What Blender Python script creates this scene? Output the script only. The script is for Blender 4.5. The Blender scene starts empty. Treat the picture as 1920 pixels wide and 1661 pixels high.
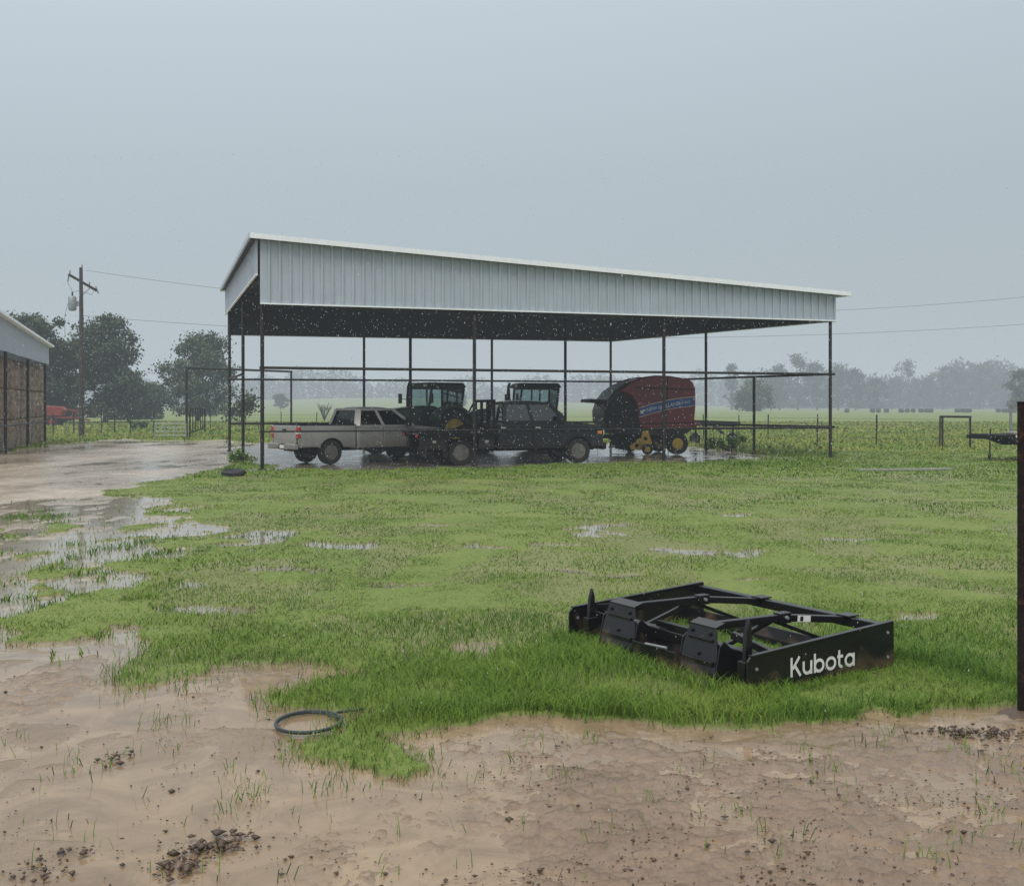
import bpy, bmesh, math, random
import numpy as np
from mathutils import Vector, Matrix
random.seed(7); rng = np.random.default_rng(7)
S = bpy.context.scene; COL = S.collection
F = 2000.0; H = 1.88; HY = 762.0
R = math.radians
def G(px, py):
    Y = F*H/(py-HY); return ((px-960)/F*Y, Y)
def ZA(py, Y): return H+(HY-py)/F*Y
def XA(px, Y): return (px-960)/F*Y

# ---------------------------------------------------------------- noise
def vnoise(x, y, seed=0):
    x = np.asarray(x, float); y = np.asarray(y, float)
    xi = np.floor(x); yi = np.floor(y); fx = x-xi; fy = y-yi
    xi = xi.astype(np.int64); yi = yi.astype(np.int64)
    def h(a, b):
        n = (a*374761393+b*668265263+seed*1446651) & 0xffffffff
        n = ((n ^ (n >> 13))*1274126177) & 0xffffffff
        return ((n ^ (n >> 16)) & 0xffff)/65535.0
    u = fx*fx*(3-2*fx); v = fy*fy*(3-2*fy)
    return (h(xi, yi)*(1-u)+h(xi+1, yi)*u)*(1-v)+(h(xi, yi+1)*(1-u)+h(xi+1, yi+1)*u)*v
def fbm(x, y, o=4, seed=0):
    t = 0; a = .5; s = 0
    for i in range(o):
        t = t+a*vnoise(x*2**i+i*17.3, y*2**i-i*9.1, seed+i); s += a; a *= .5
    return t/s
def sstep(a, b, x):
    t = np.clip((x-a)/(b-a), 0, 1); return t*t*(3-2*t)

# ---------------------------------------------------------------- materials
MATS = {}
def mat(name, c, rough=.5, metal=0., var=.18, scale=6., bump=0., bscale=40., dirt=None, rust=None, spec=.5):
    if name in MATS: return MATS[name]
    m = bpy.data.materials.new(name); m.use_nodes = True; nt = m.node_tree; N = nt.nodes; L = nt.links
    b = N['Principled BSDF']; b.inputs['Roughness'].default_value = rough; b.inputs['Metallic'].default_value = metal
    b.inputs['Specular IOR Level'].default_value = spec
    tc = N.new('ShaderNodeTexCoord')
    no = N.new('ShaderNodeTexNoise'); no.inputs['Scale'].default_value = scale; no.inputs['Detail'].default_value = 6
    L.new(tc.outputs['Object'], no.inputs['Vector'])
    rp = N.new('ShaderNodeValToRGB'); rp.color_ramp.elements[0].position = .3; rp.color_ramp.elements[1].position = .72
    lo = tuple(x*(1-var) for x in c); hi = tuple(min(1, x*(1+var)) for x in c)
    rp.color_ramp.elements[0].color = (*lo, 1); rp.color_ramp.elements[1].color = (*hi, 1)
    L.new(no.outputs['Fac'], rp.inputs['Fac']); out = rp.outputs['Color']
    def mixin(out, fac, col):
        mx = N.new('ShaderNodeMix'); mx.data_type = 'RGBA'; L.new(fac, mx.inputs[0]); L.new(out, mx.inputs[6])
        mx.inputs[7].default_value = (*col, 1); return mx.outputs[2]
    if dirt:
        z0, z1, amt, dc = dirt
        sp = N.new('ShaderNodeSeparateXYZ'); L.new(tc.outputs['Object'], sp.inputs[0])
        mr = N.new('ShaderNodeMapRange'); mr.inputs[1].default_value = z0; mr.inputs[2].default_value = z1
        mr.inputs[3].default_value = amt; mr.inputs[4].default_value = 0.02
        n2 = N.new('ShaderNodeTexNoise'); n2.inputs['Scale'].default_value = 5; n2.inputs['Detail'].default_value = 8
        L.new(tc.outputs['Object'], n2.inputs['Vector'])
        ad = N.new('ShaderNodeMath'); ad.operation = 'MULTIPLY_ADD'; ad.inputs[1].default_value = .7
        L.new(n2.outputs['Fac'], ad.inputs[0]); L.new(sp.outputs['Z'], ad.inputs[2])
        sb = N.new('ShaderNodeMath'); sb.operation = 'SUBTRACT'; sb.inputs[1].default_value = .35
        L.new(ad.outputs[0], sb.inputs[0]); L.new(sb.outputs[0], mr.inputs[0])
        out = mixin(out, mr.outputs[0], dc)
    if rust:
        rc, thr = rust
        n3 = N.new('ShaderNodeTexNoise'); n3.inputs['Scale'].default_value = scale*2.3; n3.inputs['Detail'].default_value = 8
        L.new(tc.outputs['Object'], n3.inputs['Vector'])
        r3 = N.new('ShaderNodeValToRGB'); r3.color_ramp.elements[0].position = thr; r3.color_ramp.elements[1].position = thr+.12
        L.new(n3.outputs['Fac'], r3.inputs['Fac']); out = mixin(out, r3.outputs['Color'], rc)
    L.new(out, b.inputs['Base Color'])
    if bump:
        nb = N.new('ShaderNodeTexNoise'); nb.inputs['Scale'].default_value = bscale; nb.inputs['Detail'].default_value = 5
        L.new(tc.outputs['Object'], nb.inputs['Vector'])
        bp = N.new('ShaderNodeBump'); bp.inputs['Strength'].default_value = bump; bp.inputs['Distance'].default_value = .02
        L.new(nb.outputs['Fac'], bp.inputs['Height']); L.new(bp.outputs[0], b.inputs['Normal'])
    MATS[name] = m; return m
MUDC = (.20, .13, .085)
m_white = mat('white_sheet_metal', (.425, .475, .53), .36, 0, .06, 1.2, .03, 8)
m_trim = mat('white_trim', (.86, .88, .90), .4, 0, .04)
m_shade = mat('roof_underside_shade', (.014, .016, .016), .7, 0, .3)  # near black colour stands in for the shade beneath the roof
m_pipe = mat('dark_steel_pipe', (.014, .012, .011), .6, .1, .4, 3, rust=((.06, .03, .018), .60))
m_purlin = mat('dark_purlin', (.045, .038, .035), .6, .1, .2)
m_black = mat('black_paint', (.006, .007, .009), .24, 0, .3, 5, dirt=(.02, .15, .40, MUDC))
m_truckblack = mat('black_truck_paint', (.004, .006, .009), .20, 0, .3, 2, dirt=(.40, .85, .35, (.07, .053, .04)), spec=.4)
m_silver = mat('pewter_truck_paint', (.375, .36, .335), .28, .3, .08, 2, dirt=(.35, .92, .78, (.18, .13, .095)))
m_rubber = mat('tyre_rubber', (.010, .0095, .009), .8, 0, .3, 6, .2, 30, dirt=(.0, .35, .25, (.09, .06, .045)))
m_rim = mat('dull_alloy_rim', (.16, .15, .14), .45, .4, .25, dirt=(.1, .6, .4, (.12,.085,.06)))
m_yrim = mat('yellow_paint', (.55, .34, .02), .45, 0, .2, 4, dirt=(.0, .6, .30, MUDC))
m_red = mat('red_paint', (.180, .008, .012), .34, 0, .22, 2, dirt=(.5, 1.3, .25, (.10, .04, .035)))
m_oldred = mat('faded_red_paint', (.24, .035, .028), .55, 0, .25, 3)
m_blue = mat('blue_paint', (.012, .075, .21), .4, 0, .15)
m_decalblue = mat('blue_decal', (.015, .09, .33), .4, 0, .05)
m_green = mat('green_tractor_paint', (.008, .048, .014), .38, 0, .2)
m_dark = mat('dark_plastic', (.010, .011, .012), .6, 0, .2, spec=.3)
m_chass = mat('chassis_black', (.006, .006, .006), .8, 0, .3, spec=.25)
m_chrome = mat('grey_bumper_steel', (.42, .42, .41), .3, .7, .1, dirt=(.3, .9, .5, MUDC))
m_tail = mat('red_lamp_lens', (.42, .02, .015), .2, 0, .1)
m_lamp = mat('clear_lamp_lens', (.55, .56, .55), .15, 0, .1)
m_amber = mat('amber_lens', (.6, .22, .03), .25, 0, .1)
m_decal = mat('white_lettering', (.76, .75, .72), .5, 0, .10, 20)
m_decal2 = mat('worn_white_lettering', (.62, .62, .61), .5, 0, .15, 20)
m_pole = mat('weathered_pole_wood', (.055, .046, .04), .8, 0, .3, 3, .3, 20)
m_galv = mat('galvanised_grey', (.30, .32, .33), .5, .4, .15)
m_wire = mat('wire_dark', (.06, .065, .07), .6, .3, .1)
m_hay = mat('hay_bale_straw', (.225, .17, .125), .9, 0, .5, 5, .8, 18)
m_darkhay = mat('old_dark_hay', (.03, .028, .026), .9, 0, .3, 3)
m_hose = mat('garden_hose_grey', (.030, .042, .045), .35, 0, .2)
m_bark = mat('tree_bark', (.04, .034, .03), .9, 0, .3, 3)
m_rustpost = mat('rusty_dark_post', (.014, .010, .009), .8, .0, .5, 10, .4, 40, rust=((.05, .022, .014), .56), spec=.2)
m_wood = mat('wet_grey_board', (.30, .29, .27), .5, 0, .2)
m_rubberblack = mat('black_sheet_rubber', (.008, .008, .008), .5, 0, .2)
m_clod = mat('dark_clod', (.085, .053, .034), .5, 0, .4, 8)

def leafmat(name, a, b, mid=None):
    m = bpy.data.materials.new(name); m.use_nodes = True; nt = m.node_tree; N = nt.nodes; L = nt.links
    p = N['Principled BSDF']; p.inputs['Roughness'].default_value = .6; p.inputs['Specular IOR Level'].default_value = .3
    at = N.new('ShaderNodeAttribute'); at.attribute_name = 'tint'
    rp = N.new('ShaderNodeValToRGB'); rp.color_ramp.elements[0].color = (*a, 1); rp.color_ramp.elements[1].color = (*b, 1)
    if mid: e = rp.color_ramp.elements.new(.5); e.color = (*mid, 1)
    L.new(at.outputs['Fac'], rp.inputs['Fac']); L.new(rp.outputs[0], p.inputs['Base Color']); return m
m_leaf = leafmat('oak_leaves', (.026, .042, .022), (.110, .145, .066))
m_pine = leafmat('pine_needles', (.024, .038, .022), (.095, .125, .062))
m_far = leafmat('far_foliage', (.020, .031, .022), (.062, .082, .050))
m_grass = leafmat('grass_blades', (.052, .130, .009), (.285, .290, .068), (.125, .212, .021))
def soften_grass(m):
    # evens out the light over the blades: lean the shading normal towards the sky
    N = m.node_tree.nodes; L = m.node_tree.links; p = N['Principled BSDF']; p.inputs['Roughness'].default_value = .55; p.inputs['Specular IOR Level'].default_value = .18
    g = N.new('ShaderNodeNewGeometry'); s = N.new('ShaderNodeVectorMath'); s.operation = 'SCALE'; s.inputs['Scale'].default_value = .55; L.new(g.outputs['Normal'], s.inputs[0])
    a = N.new('ShaderNodeVectorMath'); a.operation = 'ADD'; a.inputs[1].default_value = (0,0,.62); L.new(s.outputs[0], a.inputs[0])
    n = N.new('ShaderNodeVectorMath'); n.operation = 'NORMALIZE'; L.new(a.outputs[0], n.inputs[0]); L.new(n.outputs[0], p.inputs['Normal'])
soften_grass(m_grass)

# ---------------------------------------------------------------- mesh builder
class MB:
    def __init__(s): s.v = []; s.f = []
    def add(s, vs, fs):
        o = len(s.v); s.v += [tuple(v) for v in vs]; s.f += [tuple(i+o for i in f) for f in fs]; return s
    def box(s, x0, x1, y0, y1, z0, z1):
        return s.add([(x0,y0,z0),(x1,y0,z0),(x1,y1,z0),(x0,y1,z0),(x0,y0,z1),(x1,y0,z1),(x1,y1,z1),(x0,y1,z1)],
                     [(0,3,2,1),(4,5,6,7),(0,1,5,4),(1,2,6,5),(2,3,7,6),(3,0,4,7)])
    def hexa(s, b, t):
        return s.add(list(b)+list(t), [(0,3,2,1),(4,5,6,7),(0,1,5,4),(1,2,6,5),(2,3,7,6),(3,0,4,7)])
    def bar(s, p0, p1, w, h):
        p0 = Vector(p0); p1 = Vector(p1); d = (p1-p0).normalized()
        up = Vector((0,0,1)) if abs(d.z) < .95 else Vector((1,0,0))
        a = d.cross(up).normalized()*w/2; b = a.cross(d).normalized()*h/2
        return s.hexa([p0-a-b,p0+a-b,p0+a+b,p0-a+b],[p1-a-b,p1+a-b,p1+a+b,p1-a+b])
    def tube(s, pts, r, n=8):
        pts = [Vector(p) for p in pts]; k = len(pts); rr = r if isinstance(r, (list, tuple)) else [r]*k
        vs = []; fs = []; ref = None
        for i, p in enumerate(pts):
            d = (pts[min(i+1,k-1)]-pts[max(i-1,0)]).normalized()
            if ref is None: ref = Vector((0,0,1)) if abs(d.z) < .9 else Vector((1,0,0))
            a = d.cross(ref).normalized(); b = d.cross(a).normalized()
            for j in range(n):
                t = 2*math.pi*j/n; vs.append(p+(a*math.cos(t)+b*math.sin(t))*rr[i])
        for i in range(k-1):
            for j in range(n):
                fs.append((i*n+j, i*n+(j+1)%n, (i+1)*n+(j+1)%n, (i+1)*n+j))
        fs.append(tuple(range(n))); fs.append(tuple(range((k-1)*n, k*n))[::-1])
        return s.add(vs, fs)
    def prism(s, prof, y0, y1):
        n = len(prof)
        return s.add([(x,y0,z) for x,z in prof]+[(x,y1,z) for x,z in prof],
                     [tuple(range(n)), tuple(range(n,2*n))[::-1]]+[(i,(i+1)%n,n+(i+1)%n,n+i) for i in range(n)])
    def lathe(s, prof, c, n=24, axis='y'):
        k = len(prof); vs = []; fs = []
        for r, a in prof:
            for j in range(n):
                t = 2*math.pi*j/n; q = (r*math.cos(t), r*math.sin(t))
                vs.append((c[0]+q[0], c[1]+a, c[2]+q[1]) if axis == 'y' else (c[0]+q[0], c[1]+q[1], c[2]+a))
        for i in range(k-1):
            for j in range(n): fs.append((i*n+j, i*n+(j+1)%n, (i+1)*n+(j+1)%n, (i+1)*n+j))
        fs.append(tuple(range(n))); fs.append(tuple(range((k-1)*n, k*n)))
        return s.add(vs, fs)
    def face(s, *p): return s.add(p, [tuple(range(len(p)))])
    def build(s, name, m, parent=None, org=None, smooth=True, bevel=0, seg=2, recalc=True):
        me = bpy.data.meshes.new(name)
        v = s.v
        if org is not None: v = [(a-org[0], b-org[1], c-org[2]) for a, b, c in v]
        me.from_pydata(v, [], s.f)
        if recalc:
            bm = bmesh.new(); bm.from_mesh(me); bmesh.ops.recalc_face_normals(bm, faces=bm.faces); bm.to_mesh(me); bm.free()
        if smooth:
            me.polygons.foreach_set('use_smooth', [True]*len(me.polygons)); me.set_sharp_from_angle(angle=R(38))
        me.materials.append(m); o = bpy.data.objects.new(name, me); COL.objects.link(o)
        if parent is not None: o.parent = parent
        elif org is not None: o.location = org
        if bevel:
            b = o.modifiers.new('bevel', 'BEVEL'); b.width = bevel; b.segments = seg; b.limit_method = 'ANGLE'; b.angle_limit = R(30)
        return o
def tag(o, label=None, cat=None, group=None, kind=None):
    if label: o['label'] = label
    if cat: o['category'] = cat
    if group: o['group'] = group
    if kind: o['kind'] = kind
    return o
def thing(name, label, cat, loc=(0,0,0), rz=0, group=None):
    o = bpy.data.objects.new(name, None); COL.objects.link(o); o.location = loc; o.rotation_euler = (0,0,rz)
    o.empty_display_size = .3
    return tag(o, label, cat, group)
def trimesh(name, V, T, m, tint=None, parent=None, loc=None, smooth=False):
    me = bpy.data.meshes.new(name); V = np.asarray(V, np.float32); T = np.asarray(T, np.int32)
    me.vertices.add(len(V)); me.vertices.foreach_set('co', V.ravel())
    me.loops.add(T.size); me.loops.foreach_set('vertex_index', T.ravel())
    me.polygons.add(len(T)); me.polygons.foreach_set('loop_start', np.arange(0, T.size, T.shape[1], dtype=np.int32))
    if smooth: me.polygons.foreach_set('use_smooth', np.ones(len(T), bool))
    me.update(calc_edges=True)
    if tint is not None:
        a = me.attributes.new('tint', 'FLOAT', 'POINT'); a.data.foreach_set('value', np.asarray(tint, np.float32))
    me.materials.append(m); o = bpy.data.objects.new(name, me); COL.objects.link(o)
    if parent is not None: o.parent = parent
    if loc is not None: o.location = loc
    return o
def text_part(name, s, size, m, parent, org, xd, yd, bold=0., ext=.002, xs=1., space=1.):
    cu = bpy.data.curves.new('lettering_curve', 'FONT'); cu.body = s; cu.size = size; cu.offset = bold; cu.extrude = ext; cu.space_character = space
    to = bpy.data.objects.new('lettering_tmp', cu); COL.objects.link(to)
    dg = bpy.context.evaluated_depsgraph_get(); dg.update()
    me = bpy.data.meshes.new_from_object(to.evaluated_get(dg)); bpy.data.objects.remove(to)
    xd = Vector(xd).normalized(); yd = Vector(yd).normalized(); nd = xd.cross(yd); org = Vector(org)
    for v in me.vertices: v.co = org+xd*v.co.x*xs+yd*v.co.y+nd*v.co.z
    me.materials.clear(); me.materials.append(m)
    o = bpy.data.objects.new(name, me); COL.objects.link(o); o.parent = parent; return o

# ---------------------------------------------------------------- ground layout
def inpoly(px, py, poly):
    r = np.zeros(px.shape, bool); n = len(poly)
    for i in range(n):
        x0, y0 = poly[i]; x1, y1 = poly[(i+1) % n]
        if y0 == y1: continue
        c = ((y0 > py) != (y1 > py)) & (px < (x1-x0)*(py-y0)/(y1-y0)+x0); r ^= c
    return r
MUD1 = [(-4000,1205),(0,1200),(90,1190),(170,1168),(250,1172),(310,1205),(240,1262),(250,1282),(330,1274),(420,1245),(520,1232),(590,1240),(640,1258),(560,1290),(500,1300),(530,1325),(620,1330),(700,1318),(740,1330),(690,1348),(600,1375),(545,1395),(620,1440),(700,1462),(790,1458),(800,1435),(740,1405),(760,1385),(850,1374),(960,1360),(1150,1354),(1330,1352),(1520,1354),(1700,1347),(1920,1328),(6000,1250),(6000,1e6),(-4000,1e6)]
POOL = [(-4000,915),(120,922),(300,932),(370,955),(395,985),(330,1012),(370,1050),(240,1095),(150,1130),(60,1165),(0,1200),(-4000,1250)]
DRIVE = [(-4000,838),(0,850),(90,835),(230,822),(300,826),(420,824),(500,836),(500,850),(440,868),(400,884),(300,902),(170,925),(0,938),(-4000,965)]
FLOOR = [(492,881),(880,877),(1180,868),(1330,867),(1500,861),(1400,850),(1290,838),(1130,830),(700,824),(480,830),(428,846)]
PUDS = [(870,1212,44,18),(800,1160,34,9),(380,1137,110,10),(1400,966,46,6),(1270,1032,64,8),(1057,1016,44,6),(920,1023,40,7),(640,1016,90,9),(450,1012,74,11),(1450,1092,56,9),(1690,1152,50,10),(1040,1074,72,7),(760,1092,60,7),(1180,1076,66,7),(1420,1034,60,7),(560,1077,84,8),(250,1036,70,14),(300,1102,60,8),(620,1250,56,9),(1600,1010,60,4),(830,985,60,4),(1130,990,60,4)]
def hillz(X, Y):
    px = 960+F*X/np.maximum(Y, 1)
    return 7.5*sstep(330, 900, Y)*np.exp(-((px-720)/420)**2)+2.0*sstep(500,1100,Y)
def regions(X, Y):
    n1 = fbm(X*.8+3, Y*.8, 6, 11)-.5; n2 = fbm(X*.8-7, Y*.8+5, 6, 23)-.5
    n3 = fbm(X*4.1+3, Y*4.1, 3, 53)-.5; n4 = fbm(X*4.1-7, Y*4.1+5, 3, 57)-.5
    a = np.minimum(.05*Y, .9)*1.9; b = .30*(Y < 14)
    Xp = X+a*n1+b*n3; Yp = np.maximum(Y+(a*n2+b*n4)*(.9+Y/18), .8)
    px = 960+F*Xp/Yp; py = HY+F*H/Yp
    mud = inpoly(px, py, MUD1) | (Y < 3.0)
    patch = fbm(X*.9, Y*.55, 6, 41)
    fine = fbm(X*2.6, Y*1.5, 4, 47)
    pool = inpoly(px, py, POOL)
    drive = inpoly(px, py, DRIVE); floor = inpoly(px, py, FLOOR)
    pud = pool & (.5*patch+.5*fine < .66-.15*sstep(160, 380, px))
    spud = np.zeros(X.shape, bool)
    for cx, cy, rx, ry in PUDS:
        spud |= ((px-cx)/rx)**2+((py-cy)/ry)**2 < .5+1.1*fine
    p2 = fbm(X*.75+40, Y*.5+11, 5, 83)
    thin = (np.minimum(p2, patch) < .40) & (Y < 30) & (Y > 6)
    return mud, pud, drive, floor, patch, thin, px, py, spud
CL = [(395,1588,.07,.04),(345,1620,.06,.035),(430,1575,.04,.02),(130,1598,.06,.025),(60,1640,.06,.02),(220,1418,.045,.02),(1850,1372,.28,.04),(1700,1378,.2,.02)]
def build_ground():
    ys = np.concatenate([[-60,-10,.5,1.6,2.4], np.exp(np.linspace(math.log(2.9), math.log(60), 860)), np.exp(np.linspace(math.log(61), math.log(2150), 90))])
    ts = np.linspace(-1, 1, 800)
    Yg = np.repeat(ys[:,None], len(ts), 1)
    half = np.where(ys < 1, 40+np.abs(ys), .60*(ys+1.6))
    Xg = half[:,None]*ts[None,:]
    X = Xg.ravel(); Y = Yg.ravel()
    mud, pud, drive, floor, patch, thin, px, py, spud = regions(X, np.maximum(Y, .01))
    near = 1-sstep(40, 75, Y)
    bare = (mud | drive | floor)
    und = (fbm(X*1.0, Y*1.0, 4, 5)-.5)
    z = .012+.02*und
    mid = fbm(X*2.0+.8*und, Y*1.3, 5, 77); hi = fbm(X*14, Y*14, 3, 99); hi2 = fbm(X*36, Y*36, 2, 131); hi3 = vnoise(X*75, Y*75, 141)
    opx = 960+F*X/np.maximum(Y,.5); opy = HY+F*H/np.maximum(Y,.5)
    right = sstep(780, 1150, opx+160*und)*sstep(1365, 1420, opy)
    crumb = sstep(.42, .68, fbm(X*1.6+9, Y*1.3, 5, 201)+.20*right-.03)
    wy = Y+.5*und
    chan = sstep(.86, .99, 1-np.abs(2*fbm(X*.55+.6*und, wy*1.3+.45*X, 4, 261)-1))
    rut = sstep(.80, .97, 1-np.abs(2*fbm(X*1.3+3, Y*.35-.55*X, 3, 271)-1))
    rill = sstep(.88, .99, 1-np.abs(2*fbm(X*1.6+.9*und, wy*3.2-.8*X, 3, 281)-1))
    lum = (.10+.9*np.clip(crumb+right*.3,0,1))
    zm = -.0126+.020*(mid-.47)-.012*chan-.008*rut-.006*rill+.003*(fbm(X*6, Y*5, 3, 291)-.5)+right*.0090+lum*((hi-.5)*.007+np.maximum(0, hi2-.52)*.030+np.maximum(0,hi3-.62)*.015)+crumb*np.maximum(0, hi-.5)*.040
    for cx, cy, s, a in CL:
        gx, gy = G(cx, cy); d2 = ((X-gx)**2+((Y-gy))**2)/(s*s)
        zm = zm+a*np.exp(-d2*1.2)*np.maximum(0,.1+2.2*(hi-.32)+1.3*(hi2-.45))*(1 if s < .15 else .7)
    z = np.where(bare, zm, z)
    z = np.where(drive, -.0035+.046*(fbm(X*.8, Y*.30, 6, 307)-.5)+(hi-.5)*.014, z)
    pale_floor = sstep(2.2, 5.0, X+3*und)
    z = np.where(floor, -.001-.010*sstep(.54,.66,mid)-.014*pale_floor*sstep(.36,.48,mid), z)
    z = np.where(pud & ~drive, -.019+.016*sstep(.54,.68,fbm(X*2.2,Y*1.1,5,317)), z); z = np.where(spud & ~bare, -.021, z)
    z = np.where(thin & ~bare & ~pud & ~spud, z-.012, z)
    z = z*near+hillz(X, Y)-.02*(1-near)
    hgt = np.clip((z*near+.014-right*.0090)/.034, 0, 1)
    V = np.stack([X, Y, z], 1); r, c = len(ys), len(ts)
    i = (np.arange(r-1)[:,None]*c+np.arange(c-1)[None,:]).ravel()
    Q = np.stack([i, i+1, i+c+1, i+c], 1)
    m = bpy.data.materials.new('ground_grass_and_mud'); m.use_nodes = True; nt = m.node_tree; N = nt.nodes; L = nt.links
    o = trimesh('ground', V, Q, m, smooth=True)
    me = o.data
    def at(n, val):
        a = me.attributes.new(n, 'FLOAT', 'POINT'); a.data.foreach_set('value', val.astype(np.float32))
    at('mud', np.where(bare | pud, 1., np.where(spud, .7, np.where(thin, .28, 0.)))); at('hgt', hgt); at('pale', np.where(drive, 1., np.where(floor, pale_floor, np.where(pud, .6, 0.)))); at('red', right)
    at('damp', (floor*(1-pale_floor)).astype(float))
    tag(o, kind='structure')
    P = N['Principled BSDF']
    def attr(n):
        a = N.new('ShaderNodeAttribute'); a.attribute_name = n; return a.outputs['Fac']
    geo = N.new('ShaderNodeNewGeometry')
    def noise(sc, det=6, rough=.6, dist=0):
        n = N.new('ShaderNodeTexNoise'); n.inputs['Scale'].default_value = sc; n.inputs['Detail'].default_value = det
        n.inputs['Roughness'].default_value = rough; n.inputs['Distortion'].default_value = dist
        L.new(geo.outputs['Position'], n.inputs['Vector']); return n.outputs['Fac']
    def ramp(f, *st):
        r_ = N.new('ShaderNodeValToRGB'); e = r_.color_ramp.elements
        while len(e) < len(st): e.new(.5)
        for k, (p, c) in enumerate(st): e[k].position = p; e[k].color = (*c, 1)
        L.new(f, r_.inputs['Fac']); return r_.outputs['Color']
    def mix(f, a, b):
        x = N.new('ShaderNodeMix'); x.data_type = 'RGBA'
        if hasattr(f, 'links'): L.new(f, x.inputs[0])
        else: x.inputs[0].default_value = f
        L.new(a, x.inputs[6]); L.new(b, x.inputs[7]); return x.outputs[2]
    gcol = ramp(noise(.25, 10, .7), (.30, (.100,.165,.020)), (.52, (.155,.210,.034)), (.72, (.22,.240,.055)))
    gfine = ramp(noise(14, 8, .75), (.32, (.058,.088,.015)), (.58, (.165,.205,.040)))
    gcol = mix(.45, gcol, gfine)
    mA = ramp(attr('hgt'), (.0, (.280,.194,.118)), (.30, (.235,.158,.094)), (.55, (.140,.089,.053)), (1., (.055,.034,.021)))
    mB = ramp(attr('hgt'), (.0, (.205,.127,.076)), (.28, (.158,.094,.056)), (.55, (.098,.056,.034)), (1., (.046,.027,.017)))
    mcol = mix(attr('red'), mA, mB)
    mvar = ramp(noise(3.2, 10, .75, 1.2), (.30, (.085,.053,.032)), (.62, (.31,.222,.140)))
    mcol = mix(.38, mcol, mvar)
    grit = ramp(noise(60, 6, .7), (.36, (.05,.030,.018)), (.50, (.205,.142,.087)), (.70, (.34,.25,.16)))
    mcol = mix(.18, mcol, grit)
    pcol = ramp(noise(1.8, 10, .72), (.35, (.30,.238,.170)), (.65, (.53,.44,.345)))
    mcol = mix(attr('pale'), mcol, pcol)
    dcol = ramp(noise(1.5, 8, .7), (.35, (.10,.080,.064)), (.65, (.22,.185,.150)))
    mcol = mix(attr('damp'), mcol, dcol)
    col = mix(attr('mud'), gcol, mcol)
    L.new(col, P.inputs['Base Color'])
    rr = N.new('ShaderNodeMapRange'); rr.inputs[1].default_value = 0; rr.inputs[2].default_value = .7
    rr.inputs[3].default_value = .10; rr.inputs[4].default_value = .32; L.new(attr('hgt'), rr.inputs[0])
    mm = N.new('ShaderNodeMix'); L.new(attr('mud'), mm.inputs[0]); mm.inputs[2].default_value = .8; L.new(rr.outputs[0], mm.inputs[3])
    L.new(mm.outputs[0], P.inputs['Roughness']); P.inputs['Specular IOR Level'].default_value = .5
    bp = N.new('ShaderNodeBump'); bp.inputs['Strength'].default_value = .24; bp.inputs['Distance'].default_value = .012
    L.new(noise(55, 8, .72), bp.inputs['Height']); L.new(bp.outputs[0], P.inputs['Normal'])
build_ground()
def build_water():
    m = bpy.data.materials.new('muddy_rain_water'); m.use_nodes = True; nt = m.node_tree; N = nt.nodes; L = nt.links
    P = N['Principled BSDF']; P.inputs['Roughness'].default_value = .06; P.inputs['IOR'].default_value = 1.42
    geo = N.new('ShaderNodeNewGeometry')
    n = N.new('ShaderNodeTexNoise'); n.inputs['Scale'].default_value = 2.2; n.inputs['Detail'].default_value = 9; n.inputs['Roughness'].default_value = .7; n.inputs['Distortion'].default_value = 1.0
    L.new(geo.outputs['Position'], n.inputs['Vector'])
    def rmp(a, b):
        r = N.new('ShaderNodeValToRGB'); r.color_ramp.elements[0].position = .35; r.color_ramp.elements[1].position = .65
        r.color_ramp.elements[0].color = (*a,1); r.color_ramp.elements[1].color = (*b,1); L.new(n.outputs['Fac'], r.inputs[0]); return r.outputs[0]
    near = rmp((.205,.140,.084),(.345,.248,.155)); far = rmp((.22,.190,.140),(.36,.315,.245))
    sp = N.new('ShaderNodeSeparateXYZ'); L.new(geo.outputs['Position'], sp.inputs[0])
    mr = N.new('ShaderNodeMapRange'); mr.inputs[1].default_value = 7.6; mr.inputs[2].default_value = 9.5; L.new(sp.outputs['Y'], mr.inputs[0])
    mx = N.new('ShaderNodeMix'); mx.data_type = 'RGBA'; L.new(mr.outputs[0], mx.inputs[0]); L.new(near, mx.inputs[6]); L.new(far, mx.inputs[7])
    L.new(mx.outputs[2], P.inputs['Base Color'])
    n2 = N.new('ShaderNodeTexNoise'); n2.inputs['Scale'].default_value = 22; n2.inputs['Detail'].default_value = 3
    L.new(geo.outputs['Position'], n2.inputs['Vector'])
    b = N.new('ShaderNodeBump'); b.inputs['Strength'].default_value = .06; b.inputs['Distance'].default_value = .01
    L.new(n2.outputs['Fac'], b.inputs['Height']); L.new(b.outputs[0], P.inputs['Normal'])
    mb = MB(); mb.face((-34,1.5,-.013),(26,1.5,-.013),(26,58,-.013),(-34,58,-.013))
    o = mb.build('puddle_water', m, smooth=False, recalc=False); tag(o, kind='structure')
build_water()

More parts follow.
